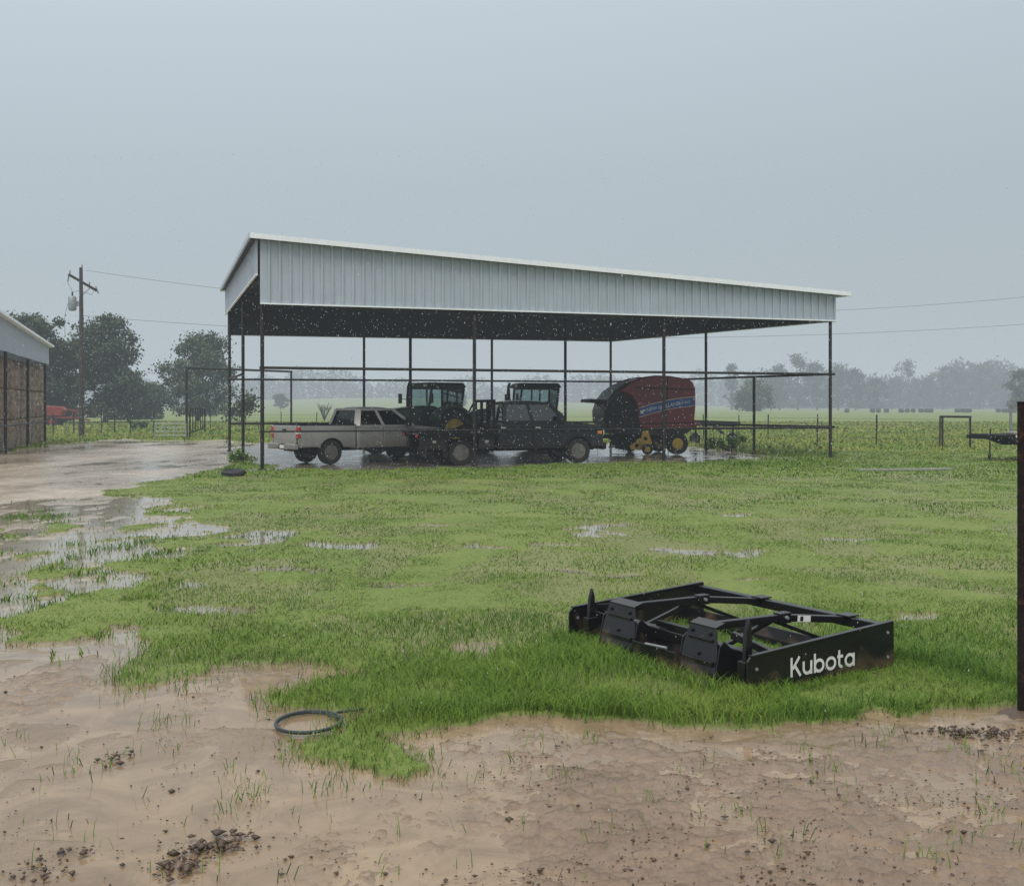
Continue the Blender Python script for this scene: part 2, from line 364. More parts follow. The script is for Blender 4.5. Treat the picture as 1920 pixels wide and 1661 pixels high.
# ---------------------------------------------------------------- grass (uncountable)
LPO = np.array([1.52,6.91]); LPA = R(32)
def lplocal(X, Y):
    dx = X-LPO[0]; dy = Y-LPO[1]; c, s = math.cos(LPA), math.sin(LPA); return dx*c+dy*s, -dx*s+dy*c
def build_grass():
    P = []; HT = []; WD = []
    bins = [(5.2,8,4400,.0027,.054),(8,12,2800,.0035,.038),(12,18,1250,.0056,.036),(18,28,520,.009,.040),(28,45,160,.018,.060),(45,75,40,.035,.13),(75,125,12,.07,.18)]
    for y0, y1, den, w, h in bins:
        n = int((.53*(y0+y1)+2)*(y1-y0)*den)
        Y = np.sqrt(rng.uniform(y0*y0, y1*y1, n)); X = rng.uniform(-1, 1, n)*(.53*Y+1)
        opx = 960+F*X/Y; opy = HY+F*H/Y
        sd = np.where(opx < 850, .13, .05)*(Y < 16)*np.abs(rng.normal(0,1,n))
        aj = rng.uniform(0, 6.283, n)
        mud, pud, drive, floor, patch, thin, px, py, spud = regions(X+np.cos(aj)*sd, Y+np.sin(aj)*sd)
        cl = fbm(X*1.7, Y*1.7, 4, 61)
        ok = ~(mud | drive | floor) & (~pud | (rng.random(n) < .03)) & (~spud | (rng.random(n) < .18))
        ok &= ~(thin & (rng.random(n) < .45))
        ok &= rng.random(n) < np.clip(.55+1.4*(cl-.2), .45, 1)
        hm = h*(.6+1.2*cl**1.3)*rng.uniform(.5, 1.35, n)
        lush = sstep(1120, 1190, opy)*(1-sstep(1365, 1400, opy))*(.35+.65*sstep(700, 1150, opx))
        hm = hm*(1+1.1*lush)
        u, v = lplocal(X, Y); hm = np.where((u > .15) & (u < 1.6) & (v > -1.1) & (v < .02), hm*.5, hm)
        hm = np.where((u > -.05) & (u < 1.38) & (v > .02) & (v < 1.95), hm*.85, hm)
        tall = np.exp(-((opy-856)/14)**2)*(sstep(1280, 1350, opx)*(1-sstep(1500,1600,opx))+(1-sstep(430, 520, opx))*sstep(380,420,opx))
        hm = hm*(1+2.0*tall)
        P.append(np.stack([X, Y, np.zeros(n)], 1)[ok]); HT.append(hm[ok]); WD.append(np.full(ok.sum(), w))
    spots = [(300,1355,22),(470,1490,26),(430,1510,14),(590,1480,14),(620,1475,16),(700,1400,60),(680,1430,60),(750,1440,50),(800,1420,20),(1070,1450,14),(1850,1520,20),(1810,1400,22),(1100,1385,12),(1640,1400,16),(1560,1450,14),(1740,1600,14),(1480,1560,10),(1220,1500,10),(100,1450,10),(180,1430,12),(30,1380,8),(240,1300,22),(180,1190,60),(120,1230,16),(560,1400,26),(600,1405,20),(350,1290,20),(650,1370,30),(1890,1440,16),(1680,1380,20),(950,1420,8),(1330,1440,8),(1450,1590,9),(1790,1580,12),(860,1450,8),(1010,1390,10),(1500,1400,10),(1900,1580,10)]
    spots += [(rng.uniform(0,1900), rng.uniform(1380,1640), rng.integers(2,5)) for _ in range(70)]
    spots += [(rng.uniform(0,340), rng.uniform(1000,1140), rng.integers(20,60)) for _ in range(40)]
    spots += [(rng.normal(90,40), rng.normal(968,6), 50) for _ in range(9)]
    for cx, cy, k in spots:
        gx, gy = G(cx, cy); k = int(k)
        P.append(np.stack([gx+rng.normal(0,.045+.004*gy,k), gy+rng.normal(0,.05+.006*gy,k), np.zeros(k)], 1))
        HT.append(rng.uniform(.03,.10,k)); WD.append(np.full(k, .0026 if gy < 8 else .006))
    k = 8000; cx = rng.uniform(780, 1920, k); cy = rng.normal(1337, 12, k); Y = F*H/(cy-HY); X = (cx-960)/F*Y
    u, v = lplocal(X, Y); mud = regions(X, Y)[0]; ok = ~mud & ~((u > .15) & (u < 1.6) & (v > -.55)); P.append(np.stack([X,Y,np.zeros(k)],1)[ok]); HT.append(rng.uniform(.05,.14,ok.sum())); WD.append(np.full(ok.sum(), .0028))
    k = 1500; u = rng.uniform(-.2, 1.0, k); v = rng.normal(-.07, .045, k); c, s = math.cos(LPA), math.sin(LPA)
    P.append(np.stack([LPO[0]+u*c-v*s, LPO[1]+u*s+v*c, np.zeros(k)], 1)); HT.append(rng.uniform(.03,.09,k)*np.where(u < .3, 1.5, 1)); WD.append(np.full(k, .0026))
    k = 1500; u = rng.normal(-.10, .06, k); v = rng.uniform(-.1, 2.1, k)
    P.append(np.stack([LPO[0]+u*c-v*s, LPO[1]+u*s+v*c, np.zeros(k)], 1)); HT.append(rng.uniform(.04,.16,k)); WD.append(np.full(k, .0026))
    P = np.concatenate(P); HT = np.concatenate(HT); WD = np.concatenate(WD); n = len(P)
    P[:,2] = -.014
    ang = rng.uniform(0, 2*math.pi, n); wv = np.stack([np.cos(ang), np.sin(ang), np.zeros(n)], 1)*WD[:,None]
    la = rng.uniform(0, 2*math.pi, n); ln = HT*rng.uniform(.15, 1.3, n)
    lv = np.stack([np.cos(la)*ln, np.sin(la)*ln, np.zeros(n)], 1); up = np.zeros((n,3)); up[:,2] = HT
    b0 = P-wv; b1 = P+wv; m0 = P+up*.62+lv*.3-wv*.75; m1 = P+up*.62+lv*.3+wv*.75; tp = P+up*.92+lv
    V = np.stack([b0,b1,m0,m1,tp], 1).reshape(-1,3); k = np.arange(n)[:,None]*5
    T = np.concatenate([k+np.array([[0,1,3]]), k+np.array([[0,3,2]]), k+np.array([[2,3,4]])], 0)
    big = fbm(P[:,0]*.35, P[:,1]*.35, 4, 301); sm = fbm(P[:,0]*2.2, P[:,1]*1.6, 3, 333)
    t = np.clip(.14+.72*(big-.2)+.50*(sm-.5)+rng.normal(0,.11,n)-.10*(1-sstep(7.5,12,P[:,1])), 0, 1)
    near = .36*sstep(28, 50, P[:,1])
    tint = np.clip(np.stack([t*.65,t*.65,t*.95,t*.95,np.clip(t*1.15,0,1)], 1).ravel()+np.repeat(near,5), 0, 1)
    o = trimesh('lawn_grass', V, T, m_grass, tint); tag(o, 'rough wet green grass covering the yard and field', 'grass', kind='stuff')
    return n
print('blades', build_grass())
def build_clods():
    k = 9000; cx = rng.uniform(-50, 1970, k); cy = 1180+480*rng.random(k)**.75
    dens = fbm(cx*.006, cy*.012, 3, 401)
    keep = (rng.random(k) < np.where((cx > 850) & (cy > 1390), .95, .30)*sstep(.30,.62,dens)); cx = cx[keep]; cy = cy[keep]
    Y = F*H/(cy-HY); X = (cx-960)/F*Y; m = regions(X, Y)[0]; X = X[m]; Y = Y[m]; s = rng.gamma(1.3, .0017, len(X))+.0014
    Z = np.where((960+F*X/Y > 850), .001, -.005)
    for cx, cy, k, sx in ((395,1588,110,.065),(345,1622,90,.065),(440,1572,40,.05),(130,1598,40,.06),(65,1640,40,.06),(220,1418,30,.06),(1850,1375,160,.10),(1780,1372,90,.10),(1640,1272,70,.10),(1560,1280,50,.08),(1172,1230,40,.035)):
        gx, gy = G(cx, cy); X = np.append(X, gx+rng.normal(0,sx,k)); Y = np.append(Y, gy+rng.normal(0,.05,k))
        s = np.append(s, rng.gamma(1.6,.0034,k)+.002); Z = np.append(Z, rng.uniform(-.006,.014,k))
    n = len(X)
    base = np.array([(1,0,0),(0,1,0),(-1,0,0),(0,-1,0),(0,0,1),(0,0,-1)], float)
    fs = np.array([(0,1,4),(1,2,4),(2,3,4),(3,0,4),(1,0,5),(2,1,5),(3,2,5),(0,3,5)])
    V = base[None]*s[:,None,None]*rng.uniform(.5,1.6,(n,6,1))*np.array([1.2,1.2,.7])+np.stack([X,Y,Z],1)[:,None,:]
    T = (np.arange(n)[:,None,None]*6+fs[None]).reshape(-1,3)
    o = trimesh('mud_clods', V.reshape(-1,3), T, m_clod, smooth=True); tag(o, 'small dark clods and crumbs of soil strewn on the mud', 'soil', kind='stuff')
build_clods()

# ---------------------------------------------------------------- trees
def leaves(c, r, n, size, flat=1.0):
    p = r**2/np.sum(r**2); i = rng.choice(len(r), n, p=p)
    d = rng.normal(size=(n,3)); d /= np.linalg.norm(d, axis=1)[:,None]
    rad = r[i]*(rng.random(n)**.50)*np.clip(rng.normal(1.05,.30,n),.5,1.9)
    off = d*rad[:,None]; off[:,2] *= flat; pos = c[i]+off
    a = rng.normal(size=(n,3)); a /= np.linalg.norm(a, axis=1)[:,None]
    b = np.cross(a, rng.normal(size=(n,3))); b /= np.linalg.norm(b, axis=1)[:,None]
    s = size*rng.uniform(.4,1.3,n)[:,None]
    V = np.stack([pos-a*s, pos+b*s*.6, pos+a*s, pos-b*s*.6], 1).reshape(-1,3)
    T = np.arange(n*4).reshape(-1,4)
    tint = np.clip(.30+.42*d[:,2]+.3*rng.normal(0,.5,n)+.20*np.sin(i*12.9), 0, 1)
    return V, T, np.repeat(tint, 4)
def tree(name, label, px, by, ty, wpx, Y=None, kind='oak', n=2200, leaf=.28, group=None, m=None, low=.3, nb=None, wild=0.):
    if Y is None: Y = F*H/(by-HY)
    X = XA(px, Y); z0 = float(hillz(np.array([X]), np.array([Y]))[0])
    Ht = (by-ty)/F*Y; W = wpx/F*Y
    t = thing(name, label, 'tree', (X, Y, z0-.1), random.uniform(0,6), group)
    tr = MB(); lean = random.uniform(-.04,.04)*Ht; k = .66 if kind == 'oak' else .95
    pts = [(lean*i/6*random.uniform(.7,1.2), random.uniform(-.02,.02)*Ht*i/6, Ht*k*i/6) for i in range(7)]
    r0 = Ht*.022+.05
    tr.tube(pts, [r0*(1-.8*i/6) for i in range(7)], 7)
    cs = []; rs = []
    nb = nb or (34 if n > 2000 else 22)
    ph = random.uniform(0,6)
    for j in range(nb):
        f = (j+.5)/nb; zz = Ht*(low+(.92-low)*f)
        if kind == 'oak': prof = math.sin(math.pi*min(.97, .22+.72*f))**.6
        elif kind == 'pine': prof = .50+.50*math.sin(math.pi*(.3+.6*f)) if j % 3 else .95
        else: prof = 1-.8*f
        prof *= 1+wild*.30*math.sin(f*17+ph)
        a = j*2.4+random.uniform(-.6,.6); rad = W*.5*prof*random.uniform(.15,.88)
        rr = W*random.uniform(.085,.20)*(1 if kind != 'pine' else .95)
        c = Vector((math.cos(a)*rad+wild*W*.10*math.sin(f*7+ph), math.sin(a)*rad+wild*W*.10*math.cos(f*6+ph), zz+random.uniform(-.03-.03*wild,.03+.03*wild)*Ht)); cs.append(c); rs.append(rr)
        if j % 2 == 0:
            st = pts[min(6, max(1, int(f*5)+1))]
            mid = (Vector(st)+c)/2+Vector((0,0,-.04*Ht))
            tr.tube([st, mid, c], [r0*.3, r0*.2, r0*.06], 5)
    cs.append(Vector((wild*W*.1*math.sin(7+ph),0,Ht*.9))); rs.append(W*.13)
    tr.build('trunk', m_bark, t)
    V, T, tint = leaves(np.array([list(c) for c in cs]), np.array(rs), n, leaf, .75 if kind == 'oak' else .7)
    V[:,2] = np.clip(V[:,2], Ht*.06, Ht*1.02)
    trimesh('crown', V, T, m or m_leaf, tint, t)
    return t
GL = 'trees standing left of the pole and shed'
tree('oak_tree', 'tall dark tree rising behind the hay barn roof at left', 48, 796, 576, 130, kind='pine', n=14000, leaf=.19, group=GL, low=.15, nb=56, wild=.6)
tree('oak_tree', 'shorter dark tree in the gap just left of the utility pole', 112, 795, 632, 115, kind='oak', n=12000, leaf=.19, group=GL, low=.10, nb=54, wild=.6)
tree('pine_tree', 'big spreading tree with layered limbs right behind the utility pole', 198, 794, 586, 145, kind='pine', n=19000, leaf=.19, group=GL, m=m_pine, low=.10, nb=70, wild=.6)
tree('oak_tree', 'low dense tree at the foot of the big spreading tree beside the pole', 240, 792, 692, 95, kind='oak', n=8500, leaf=.19, group=GL, low=.06, wild=.6)
tree('oak_tree', 'low bushy tree in the gap between pole tree and round oak', 285, 789, 716, 80, kind='oak', n=6500, leaf=.19, group=GL, low=.06, wild=.6)
tree('oak_tree', 'low dark tree between the red implement and the hay barn', 118, 793, 712, 85, Y=118, kind='oak', n=6000, leaf=.19, group=GL, low=.06, wild=.6)
tree('oak_tree', 'dark tree half hidden behind the bales at the left edge', 5, 800, 640, 100, Y=125, kind='oak', n=6500, leaf=.19, group=GL, low=.1, wild=.6)
tree('oak_tree', 'round crowned oak standing alone left of the shed', 371, 790, 620, 140, kind='oak', n=19000, leaf=.19, group=GL, low=.08, nb=70, wild=.4)
tree('small_tree', 'small round tree far out in the pale field, seen under the shed at left', 526, 757, 726, 30, Y=430, n=1500, leaf=.5, m=m_far, low=.2)
tree('small_tree', 'small round tree far out in the field between the two tractors', 865, 757, 726, 33, Y=430, n=1500, leaf=.5, m=m_far, low=.2)
tree('field_tree', 'lone broad tree in the field right of the baler, darker than the treeline', 1414, 775, 711, 80, Y=300, n=6500, leaf=.32, low=.08, wild=.4)
tree('field_tree', 'dark tree cut by the right edge of the photo', 1912, 776, 690, 56, Y=300, n=4500, leaf=.34, low=.10, wild=.4)
right = [(1462,684,56),(1496,664,66),(1532,676,54),(1572,682,60),(1604,692,46),(1640,712,44),(1672,716,40),(1702,676,54),(1738,708,44),(1768,684,50),(1800,692,50),(1836,682,56),(1868,704,44),(1895,694,46),(1446,706,44),(1372,680,30)]
for i, (px, ty, w) in enumerate(sorted(right)):
    Yq = 520 if px < 1650 else 600
    o_ = ['leftmost','second','third','fourth','fifth','sixth','seventh','eighth','ninth','tenth','eleventh','twelfth','thirteenth','fourteenth','fifteenth','rightmost'][i]
    tree('distant_tree', f'hazy tree in the far treeline beyond the field, {o_} of sixteen from the left', px, HY+F*H/Yq+2, ty, w*1.3, Y=Yq, kind='oak', n=2800, leaf=.58, group='trees of the far treeline', m=m_far, low=.03, wild=.5)
def forest():
    cs = []; rs = []
    for px in np.arange(-260, 2300, 8):
        for q in range(2):
            right_ = px > 1400
            Y = (650 if right_ else 840)+random.uniform(0,90)
            top = (704 if right_ else 705)+34*float(fbm(np.array([px*.016]), np.array([q*3.]), 4, 9)[0]-.5)*2+(8 if q else 0)+(-14 if px > 1780 else 0)+(6 if 760 < px < 1400 else 0)
            X = XA(px+random.uniform(-5,5), Y); zt = ZA(top, Y); zb = float(hillz(np.array([X]), np.array([Y]))[0])
            nn = max(2, int((zt-zb)/3.2))
            for j in range(nn):
                cs.append((X, Y, zb+(zt-zb)*(j+.3)/nn)); rs.append(3.2+random.uniform(0,1.4))
    V, T, tint = leaves(np.array(cs), np.array(rs), 110000, 1.1, .85)
    o = trimesh('distant_forest', V, T, m_far, tint); tag(o, 'hazy far off woods forming a grey green band along the horizon', 'forest', kind='stuff')
forest()
def bush(name, label, px, by, hgt, wid, n, leaf, m, group=None):
    X, Y = G(px, by); t = thing(name, label, 'bush', (X, Y, 0), 0, group)
    k = 8; cs = np.array([[random.uniform(-.4,.4)*wid, random.uniform(-.3,.3)*wid, hgt*random.uniform(.25,.75)] for _ in range(k)]); rs = np.array([hgt*random.uniform(.2,.34) for _ in range(k)])
    st = MB()
    for c in cs: st.tube([(0,0,-.05),(c[0]*.5,c[1]*.5,c[2]*.6),tuple(c)], [.03,.02,.008], 5)
    st.build('stem', m_bark, t); V, T, ti = leaves(cs, rs, n, leaf); V[:,2] = np.maximum(V[:,2], 0); trimesh('foliage', V, T, m, ti*.6, t)
bush('weedy_bush', 'dark leafy bush by the fence below the round oak', 262, 806, 1.0, 1.8, 500, .09, m_leaf)
bush('weedy_bush', 'tall weeds growing against the right side of the shed', 1372, 846, .75, 2.2, 900, .06, m_grass)
bush('weedy_bush', 'green weeds beside the left front shed post', 455, 868, .55, 1.3, 500, .05, m_grass)
bush('weedy_bush', 'brushy bush behind the pipe frame left of the shed', 448, 800, 3.2, 2.6, 800, .2, m_leaf)
def bare_shrub():
    X, Y = G(608, 790); t = thing('bare_shrub', 'small leafless grey shrub in the field behind the pickups', 'shrub', (X, Y, 0))
    b = MB()
    for i in range(16):
        a = random.uniform(0,6.28); l = random.uniform(.7,1.5); tp = Vector((math.cos(a)*l*.9, math.sin(a)*l*.9, 1.4+random.uniform(.2,1.1)))
        b.tube([(0,0,0),tp*.5+Vector((0,0,.2)),tp],[.05,.03,.012],5)
        for q in range(3): b.tube([tp*.6, tp*.6+Vector((random.uniform(-.6,.6),random.uniform(-.6,.6),.6))],[.02,.008],4)
    b.build('branches', m_bark, t)
bare_shrub()

# ---------------------------------------------------------------- equipment shed
FL = np.array([-7.47,31.6]); FR = np.array([11.49,38.0]); BL = np.array([-12.1,45.4]); BR = np.array([4.61,49.8])
def SH(u, v): return (FL*(1-u)+FR*u)*(1-v)+(BL*(1-u)+BR*u)*v
def RZ(u): return 6.84-.98*u
ZB = 4.92
def build_shed():
    c = SH(.5,.5); org = (c[0], c[1], 0)
    t = thing('equipment_shed', 'open sided white metal equipment shed on thin steel pipe posts', 'shed', org)
    def fascia(u0,v0,u1,v1,zb,lab):
        a = SH(u0,v0); b = SH(u1,v1); L_ = np.linalg.norm(b-a); d = (b-a)/L_; nrm = np.array([d[1],-d[0]])
        n = int(L_/.31); pr = []
        for i in range(n):
            s = i*L_/n; st = L_/n
            pr += [(s,0),(s+st*.70,0),(s+st*.72,.06),(s+st*.90,.06),(s+st*.92,0)]
        pr.append((L_,0)); mb = MB(); vs = []; fs = []
        for s, o in pr:
            f = s/L_; u = u0+(u1-u0)*f; p = a+d*s+nrm*(o+.06)
            vs += [(p[0],p[1],zb),(p[0],p[1],RZ(u)-.03)]
        for i in range(len(pr)-1): fs.append((2*i,2*i+2,2*i+3,2*i+1))
        mb.add(vs, fs); o = mb.build('fascia_panel', m_white, t, org, smooth=False, recalc=False); o['label'] = lab
        g = MB(); e = nrm*.095
        g.bar((a[0]+e[0],a[1]+e[1],zb),(b[0]+e[0],b[1]+e[1],zb),.06,.04); g.build('bottom_trim', m_trim, o, org)
        i_ = MB(); e = nrm*.03; z0 = RZ(u0)-.04; z1 = RZ(u1)-.04
        i_.face((a[0]+e[0],a[1]+e[1],zb+.01),(b[0]+e[0],b[1]+e[1],zb+.01),(b[0]+e[0],b[1]+e[1],z1),(a[0]+e[0],a[1]+e[1],z0)); i_.build('inner_shade_sheet', m_shade, o, org, smooth=False)  # added dark sheet paints shade over the panel's inner face
    fascia(0,0,1,0,ZB,'ribbed white panel under the front roof edge'); fascia(1,0,1,1,ZB,'panel under the right roof edge')
    fascia(1,1,0,1,ZB,'panel under the rear roof edge'); fascia(0,1,0,0,5.78,'short panel under the left high roof edge')
    mb = MB(); ml = MB(); n = 60
    vs = []; fs = []
    for i in range(n+1):
        for du, dz in ((0,0),(.3,0),(.4,.03),(.6,.03),(.7,0)):
            v = -.020+1.045*(i+du)/(n+1)
            for u in (-.013,1.015):
                p = SH(u,v); vs.append((p[0],p[1],RZ(u)+.05+dz))
    k = len(vs)//2
    for i in range(k-1): fs.append((2*i,2*i+1,2*i+3,2*i+2))
    mb.add(vs, fs); mb.build('roof', m_white, t, org, smooth=False)
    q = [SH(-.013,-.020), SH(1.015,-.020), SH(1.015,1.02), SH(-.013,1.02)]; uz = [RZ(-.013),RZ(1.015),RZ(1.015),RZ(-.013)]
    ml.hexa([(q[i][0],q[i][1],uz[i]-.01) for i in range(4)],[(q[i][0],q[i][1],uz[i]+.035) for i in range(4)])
    ml.build('roof_underside_shade', m_shade, t, org, smooth=False)
    e = [SH(-.016,-.025), SH(1.018,-.025), SH(1.018,1.025), SH(-.016,1.025)]; ez = [RZ(-.016),RZ(1.018),RZ(1.018),RZ(-.016)]
    for i in range(4):
        j = (i+1)%4; m = MB(); m.bar((e[i][0],e[i][1],ez[i]+.02),(e[j][0],e[j][1],ez[j]+.02),.06,.15); m.build('roof_trim', m_trim if i != 3 else m_white, t, org, smooth=False)
    for i in range(13):
        u = (i+.5)/13; a = SH(u,.01); b = SH(u,.99); m = MB(); m.bar((a[0],a[1],RZ(u)-.12),(b[0],b[1],RZ(u)-.12),.06,.18); m.build('purlin', m_purlin, t, org, smooth=False)
    for v in (.012,.5,.988):
        a = SH(.004,v); b = SH(.996,v); m = MB(); m.bar((a[0],a[1],RZ(0)-.32),(b[0],b[1],RZ(1)-.32),.12,.22); m.build('beam', m_purlin, t, org, smooth=False)
    for v in (.008,.5,.992):
        for u in (.004,1/3,2/3,.996):
            p = SH(u,v); m = MB(); m.tube([(p[0],p[1],-.1),(p[0],p[1],RZ(u)-.42)],.057,10)
            m.tube([(p[0],p[1],-.04),(p[0],p[1],.03)],.12,10); m.build('post', m_pipe, t, org)
    def rail(u0,v0,u1,v1,z,r=.042):
        a = SH(u0,v0); b = SH(u1,v1); m = MB(); m.tube([(a[0],a[1],z),(b[0],b[1],z)],r,8); m.build('rail', m_pipe, t, org)
    for i in range(3):
        rail(i/3,.008,(i+1)/3,.008,3.03)
        rail(i/3,.992,(i+1)/3,.992,3.03); rail(i/3,.992,(i+1)/3,.992,1.15)
    rail(0,.008,1/3,.008,1.13,.026); rail(1/3,.008,2/3,.008,1.13,.026); rail(2/3,.008,1,.008,1.13)
    for v in (0,.5): rail(1,v,1,v+.5,3.03); rail(1,v,1,v+.5,1.15)
    rail(0,.5,0,1,3.03)
    p = SH(1,.30); m = MB(); m.tube([(p[0],p[1],-.05),(p[0],p[1],3.03)],.055,8); o = m.build('post', m_pipe, t, org); o['label'] = 'short post carrying the right side rails'
build_shed()

# ---------------------------------------------------------------- wheels and vehicles
def wheel(t, x, y, r, w, rim=None, rr=.6, lugs=0, spokes=0, z=None):
    z = r-.006 if z is None else z; m = MB()
    m.lathe([(rr*r,-w*.42),(rr*r*1.05,-w*.5),(.9*r,-w*.5),(.985*r,-w*.40),(r,-w*.2),(r,w*.2),(.985*r,w*.40),(.9*r,w*.5),(rr*r*1.05,w*.5),(rr*r,w*.42)],(x,y,z),28)
    for i in range(lugs):
        a = 2*math.pi*i/lugs
        for sgn in (-1,1):
            a2 = a+(math.pi/lugs if sgn > 0 else 0)
            p = [(x+math.cos(a2+d)*r*q, y+sgn*yy, z+math.sin(a2+d)*r*q) for d, q, yy in ((0,.97,w*.03),(.05,.97,w*.03),(.19,.95,w*.5),(.14,.95,w*.5))]
            p2 = [(x+math.cos(a2+d)*r*q, y+sgn*yy, z+math.sin(a2+d)*r*q) for d, q, yy in ((0,1.03,w*.03),(.05,1.03,w*.03),(.19,1.0,w*.5),(.14,1.0,w*.5))]
            m.hexa(p, p2)
    o = m.build('wheel', m_rubber, t)
    q = MB(); R0 = rr*r
    q.lathe([(R0*1.02,-w*.44),(R0*.94,-w*.42),(R0*.88,-w*.28),(R0*.35,-w*.16),(R0*.28,-w*.36),(R0*.02,-w*.37),(R0*.02,w*.37),(R0*.28,w*.36),(R0*.35,w*.16),(R0*.88,w*.28),(R0*.94,w*.42),(R0*1.02,w*.44)],(x,y,z),24)
    nf = len(q.f)
    for i in range(spokes):
        a = 2*math.pi*(i+.5)/spokes
        for sgn in (-1,1):
            def P_(da, rad, dy): return (x+math.cos(a+da)*R0*rad, y+sgn*(w*dy), z+math.sin(a+da)*R0*rad)
            da = math.pi/spokes*.70
            pts = [P_(-da*.75,.38,.26),P_(da*.75,.38,.26),P_(da,.90,.36),P_(-da,.90,.36)]
            q.face(*pts)
    ro = q.build('rim', rim or m_rim, o, recalc=False)
    if spokes:
        ro.data.materials.append(m_chass)
        for k in range(nf, len(ro.data.polygons)): ro.data.polygons[k].material_index = 1
    return o
def tint_glass(name, a, b, ior=1.4, extra=0.):
    m = bpy.data.materials.new(name); m.use_nodes = True; N = m.node_tree.nodes; L = m.node_tree.links
    N.remove(N['Principled BSDF']); tr = N.new('ShaderNodeBsdfTransparent')
    n = N.new('ShaderNodeTexNoise'); n.inputs['Scale'].default_value = 3
    rp = N.new('ShaderNodeValToRGB'); rp.color_ramp.elements[0].color = (*a,1); rp.color_ramp.elements[1].color = (*b,1); L.new(n.outputs['Fac'], rp.inputs[0]); L.new(rp.outputs[0], tr.inputs[0])
    gl = N.new('ShaderNodeBsdfGlossy'); gl.inputs['Roughness'].default_value = .05; fz = N.new('ShaderNodeFresnel'); fz.inputs[0].default_value = ior
    ad = N.new('ShaderNodeMath'); ad.operation = 'ADD'; ad.inputs[1].default_value = extra; L.new(fz.outputs[0], ad.inputs[0])
    mx = N.new('ShaderNodeMixShader'); L.new(ad.outputs[0], mx.inputs[0]); L.new(tr.outputs[0], mx.inputs[1]); L.new(gl.outputs[0], mx.inputs[2])
    L.new(mx.outputs[0], N['Material Output'].inputs['Surface']); return m
m_see = tint_glass('clear_cab_glass', (.50,.62,.62), (.62,.72,.72))
m_tint = tint_glass('dark_privacy_glass', (.05,.06,.065), (.10,.11,.115), 1.35)
m_tint2 = tint_glass('light_tinted_glass', (.34,.39,.40), (.46,.51,.52), 1.4, .08)
def pickup(name, label, loc, rz, body, wb, flatbed):
    t = thing(name, label, 'pickup truck', (loc[0],loc[1],0), rz)
    glass = m_tint2 if flatbed else m_tint
    wr = .42 if flatbed else .40
    def arch(cx, z, r, n=10):
        a0 = math.asin((z-wr)/r) if abs(z-wr) < r else 0
        return [(cx-math.cos(a0+(math.pi-2*a0)*i/n)*r, wr+math.sin(a0+(math.pi-2*a0)*i/n)*r) for i in range(n+1)]
    xf = wb/2; xr = -wb/2; xb = xf-(2.85 if flatbed else 2.62); W = .98; zt = 1.88 if not flatbed else 2.09; zl = 1.25 if not flatbed else 1.40
    hz = .05 if not flatbed else .17; zk = .46 if not flatbed else .53
    prof = [(xb,zk)]+arch(xf,zk,.48)+[(xf+.80,zk),(xf+.91,.60),(xf+.95,.82+hz),(xf+.93,.96+hz),(xf+.84,1.05+hz),(xf+.62,1.10+hz),(xf+.30,1.13+hz),(xf+.0,1.15+hz),(xf-.5,zl-.03),(xb,zl-.02)]
    m = MB(); m.prism(prof,-W,W)
    m.v = [(a, b*(1-.08*max(0,(a-xf-.3)/.65))*(1-.06*max(0,(c-.94-hz)/.25)), c) for a,b,c in m.v]
    m.build('body', body, t, bevel=.08, seg=4)
    m = MB(); m.prism([(xf-.55,1.10+hz),(xf+.70,1.03+hz),(xf+.58,1.12+hz),(xf-.40,1.205+hz)],-.62,.62); m.build('bonnet_bulge', body, t, bevel=.05, seg=3)
    m = MB(); m.box(xr-1.0,xf+.75,-.45,.45,.42,.62); m.box(xb+.1,xf+.6,-.66,.66,.44,1.0); m.box(xr-.1,xr+.1,-.8,.8,.30,.48); m.box(xf-.08,xf+.08,-.8,.8,.30,.48); m.build('chassis', m_chass, t, smooth=False)
    for sd in (-1,1):
        ar = arch(xf,zk,.52); ai = arch(xf,zk,.465)[::-1]; y0, y1 = sorted((sd*(W-.02), sd*(W+.025))); m = MB(); m.prism(ar+ai,y0,y1); m.build('arch_lip', body, t)
    bx0, bx1, tx0, tx1 = xb+.03, xf-.40, xb+.18, xf-1.12; by, ty_ = .925, .72; zr = zt-.10
    if flatbed: bx0 += .22; tx0 = bx0+.06; bx1 = xf-.46; tx1 = xf-.98; ty_ = .79
    B = [Vector(q) for q in ((bx0,-by,zl-.03),(bx1,-by,zl-.03),(bx1,by,zl-.03),(bx0,by,zl-.03))]
    T_ = [Vector(q) for q in ((tx0,-ty_,zr),(tx1,-ty_,zr),(tx1,ty_,zr),(tx0,ty_,zr))]
    m = MB()
    for i in range(4): m.bar(B[i],T_[i],.10 if i in (1,2) else .20,.09)
    f = .46
    for i0, i1 in ((0,1),(3,2)): m.bar(B[i0].lerp(B[i1],f), T_[i0].lerp(T_[i1],f+.03),.07,.11)
    for i in range(4): m.bar(B[i],B[(i+1)%4],.07,.09); m.bar(T_[i],T_[(i+1)%4],.08,.08)
    m.build('cab_pillars', body, t, smooth=False)
    m = MB(); nseg = 7; vs = []; fs = []
    for i in range(nseg+1):
        a = i/nseg; x = (tx0-.06)*(1-a)+(tx1+.09)*a; crown = .10*(1-(2*a-1)**4)**.8 if 0 < a < 1 else 0
        for j in range(9):
            b = -1+2*j/8; vs.append((x, b*(ty_+.045), zr-.02+(crown*(1-abs(b)**3.5))+.012))
    for i in range(nseg):
        for j in range(8): fs.append((i*9+j,(i+1)*9+j,(i+1)*9+j+1,i*9+j+1))
    k0 = len(vs); vs += [(v[0],v[1],zr-.04) for v in vs]
    for i in range(nseg):
        for j in range(8): fs.append((k0+i*9+j,k0+i*9+j+1,k0+(i+1)*9+j+1,k0+(i+1)*9+j))
